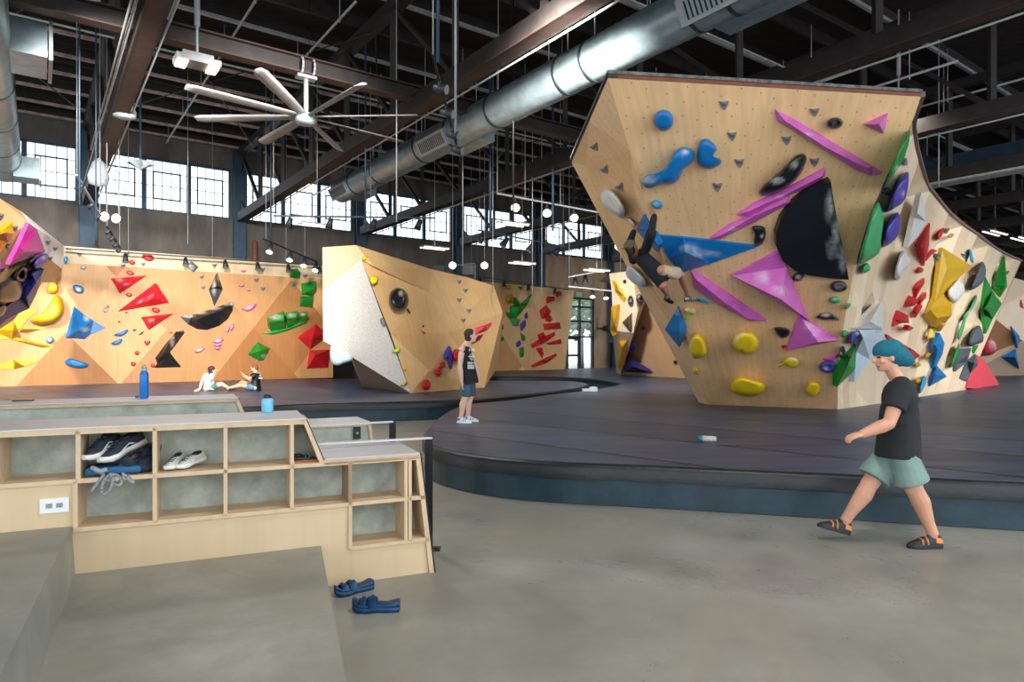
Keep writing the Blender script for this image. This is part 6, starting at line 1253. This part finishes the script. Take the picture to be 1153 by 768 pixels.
def fig(label, J, s, skn, vox, bk=1.0):
    """continuous body from joint positions"""
    mb = MB(); f, u, r = head(mb, J['head'], J['f'], J['u'], s); sh = (J['shL']+J['shR'])/2; hp = (J['hpL']+J['hpR'])/2; up = (sh-hp).normalized(); ac = (J['shR']-J['shL']); ac = (ac-up*ac.dot(up)).normalized(); fw = up.cross(ac)
    A = (ac, fw, up)
    limb(mb, [J['head']-u*.05*s-f*.015*s, sh+up*.02*s], [.055*s, .062*s])
    bd = s*bk
    mb.ell(sh-up*.11*s, (.165*bd, .105*bd, .17*s), A, 18); mb.ell(sh-up*.02*s, (.17*s, .075*bd, .07*s), A, 16); mb.ell(sh.lerp(hp, .6), (.14*bd, .1*bd, .18*s), A, 16); mb.ell(hp, (.165*s, .115*bd, .12*s), A, 16)
    for q in 'LR':
        limb(mb, [sh+up*.045*s, J['sh'+q]+up*.005], [.05*s, .05*bd])
        sd_ = (J['el'+q]-J['sh'+q]).normalized(); mb.cyl(J['sh'+q]+sd_*.06*s, J['sh'+q].lerp(J['el'+q], .62), .056*bd, .048*bd, n=12); mb.cyl(J['sh'+q].lerp(J['el'+q], .62), J['el'+q], .048*bd, .04*bd, n=12)
        fa = J['wr'+q]-J['el'+q]; mb.cyl(J['el'+q], J['el'+q]+fa*.3, .041*bd, .046*bd, n=12); mb.cyl(J['el'+q]+fa*.3, J['wr'+q], .046*bd, .028*bd, n=12)
        for p_, r_ in ((J['sh'+q], .056), (J['el'+q], .041), (J['wr'+q], .028)): mb.ell(p_, (r_*bd,)*3)
        sh_ = J['an'+q]-J['kn'+q]; limb(mb, [J['hp'+q], J['kn'+q]], [.076*bd, .06*bd]); mb.ell(J['hp'+q].lerp(J['kn'+q], .35), (.08*bd,)*3); cf = J['kn'+q]+sh_*.3+V(J['f'])*V((1, 1, 0))*-.012
        mb.cyl(J['kn'+q], cf, .056*bd, .061*bd, n=12); mb.ell(cf, (.061*bd,)*3); mb.cyl(cf, J['kn'+q]+sh_*.75, .06*bd, .04*bd, n=12); mb.cyl(J['kn'+q]+sh_*.75, J['an'+q], .04*bd, .036*bd, n=12); mb.ell(J['kn'+q]+sh_*.75, (.04*bd,)*3)
        hd = J.get('hd'+q, (J['wr'+q]-J['el'+q])); hand(mb, J['wr'+q], hd, J.get('pn'+q, fw), s, J.get('cu'+q, .5), 1 if q == 'L' else -1); foot(mb, J['an'+q], J['to'+q], s)
    base = J.get('base', None)
    o = remesh('person', mb, vox, skn, 2, None, paint=facepaint(J['head'], J['f'], J['u'], s), base=base)
    tag(o, label, 'person'); return o, A, sh, hp
def shirt(o, J, s, A, sh, hp, m, sl=.55, tank=False, vox=.012, long_=False, hem=.12, name='t_shirt', bk=1.0):
    ac, fw, up = A; mb = MB(); g = .014*s; bd = s*bk
    mb.ell(sh-up*.11*s, (.165*bd+g, .105*bd+g, .17*s+g), A, 18); mb.ell(sh-up*.02*s, (.17*s+g*.6, .075*bd+g, .07*s+g*.8), A, 16); mb.ell(sh.lerp(hp, .6), (.145*bd+g, .105*bd+g, .2*s), A, 16)
    b = hp-up*(hem+.03)*s
    ecyl(mb, sh.lerp(hp, .35), b, (.15*s+g, .108*bd+g), (.186*s+g*1.6, .13*bd+g*1.6), A)
    if not tank:
        for q in 'LR':
            e = J['sh'+q].lerp(J['el'+q], sl); mb.ell(J['sh'+q], (.06*bd+g,)*3); mb.cyl(J['sh'+q], e, .06*bd+g, .058*bd+g*1.4, n=14); limb(mb, [sh+up*.035*s, J['sh'+q]+up*.005], [.05*s, .052*bd+g*.7])
            if long_: limb(mb, [J['el'+q], J['el'+q].lerp(J['wr'+q], .85)], [.046*s+g, .034*s+g])
    else:
        for q in 'LR': mb.ell(J['sh'+q].lerp(sh, .35), (.05*s, .06*s, .05*s), A)
    cuts = []
    return remesh(name, mb, vox, [m], 3, o, cuts)
def shorts(o, J, s, A, hp, m, to=.85, vox=.012, flare=.105, name='shorts', bk=1.0):
    ac, fw, up = A; mb = MB(); g = .012*s
    mb.ell(hp-up*.02*s, (.165*s+g, .115*s*bk+g, .12*s), A, 16); cuts = []
    for q in 'LR':
        e = J['hp'+q].lerp(J['kn'+q], to); d = (J['kn'+q]-J['hp'+q]).normalized(); mb.cyl(J['hp'+q].lerp(J['kn'+q], .12 if bk > 1 else 0), e, .085*s*bk, flare*s*bk, n=16)
    return remesh(name, mb, vox, [m], 3, o, cuts)
def hair(o, J, s, m, sh_=1.0, back=.02, low=.0, name='hair', vox=.01, thick=1.0):
    f, u = V(J['f']).normalized(), V(J['u']); u = (u-f*u.dot(f)).normalized(); r = f.cross(u); mb = MB(); c = J['head']
    mb.ell(c+u*.045*s-f*.02*s, (.1*s*thick, .088*s*thick, .092*s), (f, r, u), 16); mb.ell(c-f*.045*s+u*(.0-low)*s, (.068*s*thick, .082*s, .085*s+low*s*.5), (f, r, u), 14)
    return remesh(name, mb, vox, [m], 2, o)
# walking man: teal slouch beanie, black tee, grey-green shorts
Y0 = 5.55
def p_(x, y, dy=0): return P(x, y, Y0+dy)
J = dict(head=p_(998, 403), f=V((-1, -.05, -.12)), u=V((-.1, 0, 1)), shL=p_(1015, 435, -.17), shR=p_(1012, 435, .17), hpL=p_(1013, 501, -.09), hpR=p_(1010, 501, .09),
         elL=p_(1001, 477, -.24), wrL=p_(971, 488.5, -.2), elR=p_(1022, 475, .24), wrR=p_(1012, 500, .26), knR=p_(979, 545, .08), anR=p_(951, 588, .1), toR=p_(930, 592, .12), knL=p_(1029, 550, -.09), anL=p_(1051, 604, -.12), toL=p_(1034, 611.5, -.12),
         hdL=V((-1, 0, -.25)), pnL=V((0, .3, -1)), cuL=1.0, cuR=.6)
J['anL'] = V((J['anL'].x, J['anL'].y, .105)); J['toL'] = J['anL']+V((-.15, 0, -.062)); J['anR'] = V((J['anR'].x, J['anR'].y, .16)); J['toR'] = J['anR']+V((-.16, 0, .0))
J['base'] = V((J['anL'].x-.2, Y0, 0))
o, A, sh, hp = fig('man walking left in teal beanie, black t-shirt and grey-green shorts', J, 1.0, SK1, .0075, 1.2)
shirt(o, J, 1.0, A, sh, hp, mat('black_jersey', (30, 34, 38), .85, var=.1, bump=.1), .62, vox=.01, hem=.07, bk=1.2)
shorts(o, J, 1.0, A, hp, mat('grey_green_cotton', (126, 152, 146), .85, var=.1, bump=.15), .86, vox=.01, flare=.115, bk=1.2)
mb = MB(); f = V((-1, 0, .0)); u = ZX; c = J['head']; q = Matrix.Rotation(-.3, 3, 'Y')
ax_ = (q@V((1, 0, 0)), V((0, 1, 0)), q@V((0, 0, 1)))
mb.ell(c+V((.012, 0, .068)), (.125, .1, .09), ax_, 20); mb.ell(c+V((.07, 0, .025)), (.115, .097, .085), ax_, 18); mb.ell(c+V((.13, 0, -.005)), (.09, .08, .068), ax_, 14); mb.ell(c+V((.18, 0, -.03)), (.06, .055, .045), ax_, 14)
remesh('beanie', mb, .008, [mat('teal_knit', (16, 104, 124), .9, var=.12, scale=60, bump=.3)], 2, o)
shc = (mat('black_climbing_shoe', (36, 42, 50), .6), mat('dark_rubber', (28, 34, 44), .5), mat('orange_strap', (232, 140, 60), .6))
def worn(o, name, an, toe, L, ms, style='climb'):
    t = bpy.data.objects.new(name, None); C.objects.link(t); t.parent = o; d = V(toe)-V(an); hd = V((d.x, d.y, 0)).normalized(); c = V(an)+hd*(L*.26)+ZX*(-.1)
    if V(an).z > .13 and c.z > .03: pass
    c.z = max(c.z, 0); t.location = c-world_loc(o)
    shoe('', c, d if abs(d.z) > .08 else hd, L, ms, style, parent=t, name=name); return t
def worn_mesh(o, an, d, L, ms, drop=.1, k=1.0, name='climbing_shoe'):
    """shoe as one mesh child: rubber, upper, strap"""
    X, Y, Z = axes(d); base = V(an)+X*(L*.24)-Z*drop; mb = MB(); q = L/.28
    T = lambda x, y, z: base+X*(x*q)+Y*(y*q*k)+Z*(z*q)
    up = [(-.135, .02, .06), (-.12, .036, .095), (-.07, .04, .105), (-.03, .042, .1), (.02, .046, .082), (.06, .05, .062), (.1, .045, .046), (.128, .028, .034), (.14, .012, .024)]
    n = 13; rows = [[T(x, w_*math.cos(a), .004+(h-.004)*max(0, math.sin(a))**.7) for a in [math.pi*i/(n-1) for i in range(n)]] for x, w_, h in up]
    fs = [(j*n+i, j*n+i+1, (j+1)*n+i+1, (j+1)*n+i) for j in range(len(rows)-1) for i in range(n-1)]
    mb.add([p for r_ in rows for p in r_], fs, 0, True)
    for f_i, f_ in enumerate(fs):
        i = f_i % (n-1)
        if i in (0, n-2): mb.mi[f_i] = 1
        elif f_i//(n-1) < 2 and i in (1, 2, n-3, n-4): mb.mi[f_i] = 2
    sec = [(x, w_) for x, w_, h in up]; lo = [T(x, w_*1.04, -.002) for x, w_ in sec]+[T(x, -w_*1.04, -.002) for x, w_ in sec[::-1]]; mb.prism(lo, Z*.014*q, 1)
    for x in (.0, .04): mb.tube([T(x, -.046, .03), T(x, -.034, .066), T(x, 0, .09-x*.5), T(x, .034, .066), T(x, .046, .03)], .007*q, 6, 2)
    return mb.build(name, ms, o, recalc=True)
worn_mesh(o, J['anL'], V((-1, 0, 0)), .29, shc, .1); worn_mesh(o, J['anR'], V((-1, 0, .28)), .29, shc, .1)
# standing man
Y0 = 10.75; S = .93
J = dict(head=p_(530, 378.5), f=V((1, .25, .1)), u=V((-.05, 0, 1)), shL=p_(526, 392.5, .17), shR=p_(520, 393, -.16), hpL=p_(530, 424, .09), hpR=p_(526, 424, -.08), elR=p_(518, 413, -.2), wrR=p_(520, 429, -.17), elL=p_(535, 411, .22), wrL=p_(539, 425, .2),
         knR=p_(523, 450, -.1), knL=p_(529, 449, .1), anR=p_(519, 470.5, -.11), anL=p_(527, 470, .1), hdR=V((.1, 0, -1)), hdL=V((.2, 0, -1)), cuL=.35, cuR=.35)
for q in 'LR': J['an'+q].z = MZ+.1; J['to'+q] = J['an'+q]+V((.13, -.05, -.05))
J['base'] = V((J['anR'].x, Y0, MZ))
o, A, sh, hp = fig('man standing on the mat in black printed tank top and denim shorts', J, S, SK2, .009)
ts = shirt(o, J, S, A, sh, hp, mat('black_tank_cotton', (26, 28, 32), .85), tank=True, vox=.011, hem=.1, name='tank_top')
shorts(o, J, S, A, hp, mat('faded_denim', (66, 92, 108), .85, var=.2), .86, vox=.011)
hair(o, J, S, M_hairb, low=.015)
# print on the shirt: bars of lettering and a round target between them, on the chest side facing the camera
bvt = BVHTree.FromObject(ts, bpy.context.evaluated_depsgraph_get()); off = world_loc(ts)
def onshirt(px, py):
    l, n, i, d = bvt.ray_cast(CAM-off, ray(px, py)); return (l+off-ray(px, py)*.008) if l is not None else P(px, py, Y0-.14)
M_ink = mat('white_print', (226, 226, 222), .8, var=.05)
def mark(mb, pts): mb.prism([onshirt(*q) for q in pts], V((0, -.004, 0)))
mb = MB()
for x in (528.0, 529.7, 531.4, 533.1): mark(mb, [(x, 392.6), (x+1.2, 392.6), (x+1.2, 395.4), (x, 395.4)])
for yy in (407.6, 410.6, 413.2):
    for x in (526.6, 528.2, 529.8, 531.4, 533.0): mark(mb, [(x, yy), (x+1.2, yy), (x+1.2, yy+2.1), (x, yy+2.1)])
cx_, cy_ = 531.2, 401.6
for i in range(16):
    a = 2*math.pi*i/16; b = 2*math.pi*(i+1)/16; mark(mb, [(cx_+2.6*math.cos(a), cy_+3.9*math.sin(a)), (cx_+2.6*math.cos(b), cy_+3.9*math.sin(b)), (cx_+1.9*math.cos(b), cy_+3.0*math.sin(b)), (cx_+1.9*math.cos(a), cy_+3.0*math.sin(a))])
mark(mb, [(cx_-4, cy_-.4), (cx_+3.4, cy_-.4), (cx_+3.4, cy_+.4), (cx_-4, cy_+.4)]); mark(mb, [(cx_-.4, cy_-5), (cx_+.4, cy_-5), (cx_+.4, cy_+5), (cx_-.4, cy_+5)]); mark(mb, [(cx_-1, cy_-1), (cx_+1, cy_-1), (cx_+1, cy_+1), (cx_-1, cy_+1)])
mb.build('chest_print', M_ink, ts, recalc=False)
ws = (mat('white_blue_shoe', (214, 220, 226), .6), mat('pale_sole', (230, 230, 228), .6), mat('blue_trim', (70, 110, 150), .6))
for q in 'LR': worn_mesh(o, J['an'+q], V((.9, -.35, 0)), .26, ws, .098, name='climbing_shoe')
# climber
def cl(px, py, off): # point at a given stand-off from the boulder's surface
    l, n = hit('M', px, py); c = (l, n); return on(c, px, py, off)
S = 1.0
J = dict(head=cl(711, 279, .42), f=V((.75, .5, .45)), u=V((-.35, -.1, .9)), shR=cl(727, 281, .30), shL=cl(713, 293, .36), hpR=cl(745, 304, .26), hpL=cl(737, 312, .30), elR=cl(733.5, 262, .26), wrR=cl(737, 241, .14), elL=cl(709.5, 272, .3), wrL=cl(714, 259.5, .14),
         knR=cl(767, 309, .42), anR=cl(774.5, 334, .16), knL=cl(745.5, 321, .34), anL=cl(751.5, 333, .14), hdR=V((.2, .5, .8)), hdL=V((.2, .5, .8)), cuR=.7, cuL=.8)
J['toR'] = J['anR']+V((.15, .03, -.01)); J['toL'] = J['anL']+V((.1, .1, -.02)); hn = hit('M', 738, 240)[1]; J['pnR'] = -hn; J['pnL'] = -hn
o, A, sh, hp = fig('climber in black long-sleeve shirt, khaki shorts and olive cap on the boulder', J, S, SK3, .009)
shirt(o, J, S, A, sh, hp, mat('black_sweater', (28, 32, 36), .9, var=.1), 1.0, vox=.011, long_=True, hem=.13, name='long_sleeve_shirt')
shorts(o, J, S, A, hp, mat('khaki_cotton', (196, 176, 146), .85), .82, vox=.011)
mb = MB(); f = V(J['f']).normalized(); u = V(J['u']); u = (u-f*u.dot(f)).normalized(); r = f.cross(u); c = J['head']
mb.ell(c+u*.055-f*.01, (.108, .092, .078), (f, r, u), 18); mb.ell(c-f*.04+u*.03, (.075, .086, .07), (f, r, u), 14)
mb.ell(c+u*.05-f*.13, (.05, .07, .012), (f, r, u), 12)
remesh('cap', mb, .009, [mat('olive_cap', (112, 98, 70), .9)], 2, o); hair(o, {**J, 'head': J['head']-u*.035}, .97, M_hairb)
cs = (mat('grey_climbing_shoe', (92, 98, 100), .6), M_black, mat('pale_strap', (190, 196, 196), .6))
worn_mesh(o, J['anR'], V((.95, .2, .05)), .27, cs, .085); worn_mesh(o, J['anL'], V((.7, .7, -.25)), .26, cs, .085)
# two people sitting on the mat by the left wall
Y0 = 18.6; S = .95
J = dict(head=p_(239, 417), f=V((.75, .55, .1)), u=V((0, 0, 1)), shL=p_(232, 422.5, .1), shR=p_(239, 422.5, -.05), hpL=p_(233, 435.5, .1), hpR=p_(238, 436, -.05), elL=p_(227, 430, -.05), wrL=p_(225, 438.5, -.15), elR=p_(235, 431, -.3), wrR=p_(234.5, 438.5, -.4),
         knR=p_(250, 432.5, .1), knL=p_(249, 432, .35), anR=p_(258, 437, .1), anL=p_(257, 436.5, .4), toR=p_(259.5, 434, .1), toL=p_(258.5, 433, .4), hdL=V((-.8, -.3, -.3)), hdR=V((-.4, -.8, -.3)), cuL=.1, cuR=.1)
o, A, sh, hp = fig('person seated on the mat in white t-shirt and green shorts, leaning back', J, S, SK2, .012)
shirt(o, J, S, A, sh, hp, mat('white_cotton', (226, 226, 226), .85, var=.04), .5, vox=.014, hem=.06); shorts(o, J, S, A, hp, mat('sea_green_cotton', (64, 118, 104), .85), .5, vox=.014); hair(o, J, S, mat('maroon_brown_hair', (66, 34, 34), .7), low=.05, thick=1.1)
for q in 'LR': worn_mesh(o, J['an'+q], (J['to'+q]-J['an'+q])*V((1, 1, .1)), .26, (M_black, M_black, mat('lime_trim', (190, 210, 60), .6)), .07)
J = dict(head=p_(286.5, 415), f=V((-.8, -.2, -.35)), u=V((-.15, 0, 1)), shL=p_(286, 422.5, -.15), shR=p_(290, 421.5, .2), hpL=p_(287, 437, -.1), hpR=p_(289, 437, .15), elL=p_(280, 427, -.25), wrL=p_(274.5, 422.5, -.2), elR=p_(282, 429, .35), wrR=p_(277, 424.5, .3),
         knL=p_(271, 433.8, -.15), knR=p_(273, 430, .25), anL=p_(257, 437, -.2), anR=p_(263, 436.5, .3), toL=p_(255, 433.5, -.2), toR=p_(261, 434, .3), hdL=V((-.5, 0, .7)), cuL=.6)
o, A, sh, hp = fig('person seated on the mat in black printed t-shirt and blue shorts, facing left', J, S, SK1, .012)
ts = shirt(o, J, S, A, sh, hp, M_black, .55, vox=.014, hem=.06); shorts(o, J, S, A, hp, mat('blue_check_cotton', (86, 124, 150), .85, var=.25, scale=20), .55, vox=.014); hair(o, J, S, M_hairg)
mb = MB(); bvt = BVHTree.FromObject(ts, bpy.context.evaluated_depsgraph_get()); off = world_loc(ts); Y0 = 18.5
for a in (((290, 419.5), (293, 419), (293.5, 421), (291, 421)), ((291.5, 422), (294, 422), (294, 424), (292, 424)), ((291, 425), (295.5, 425), (295.5, 426.6), (291, 426.6))): mark(mb, a)
mb.build('back_print', M_ink, ts, recalc=False)
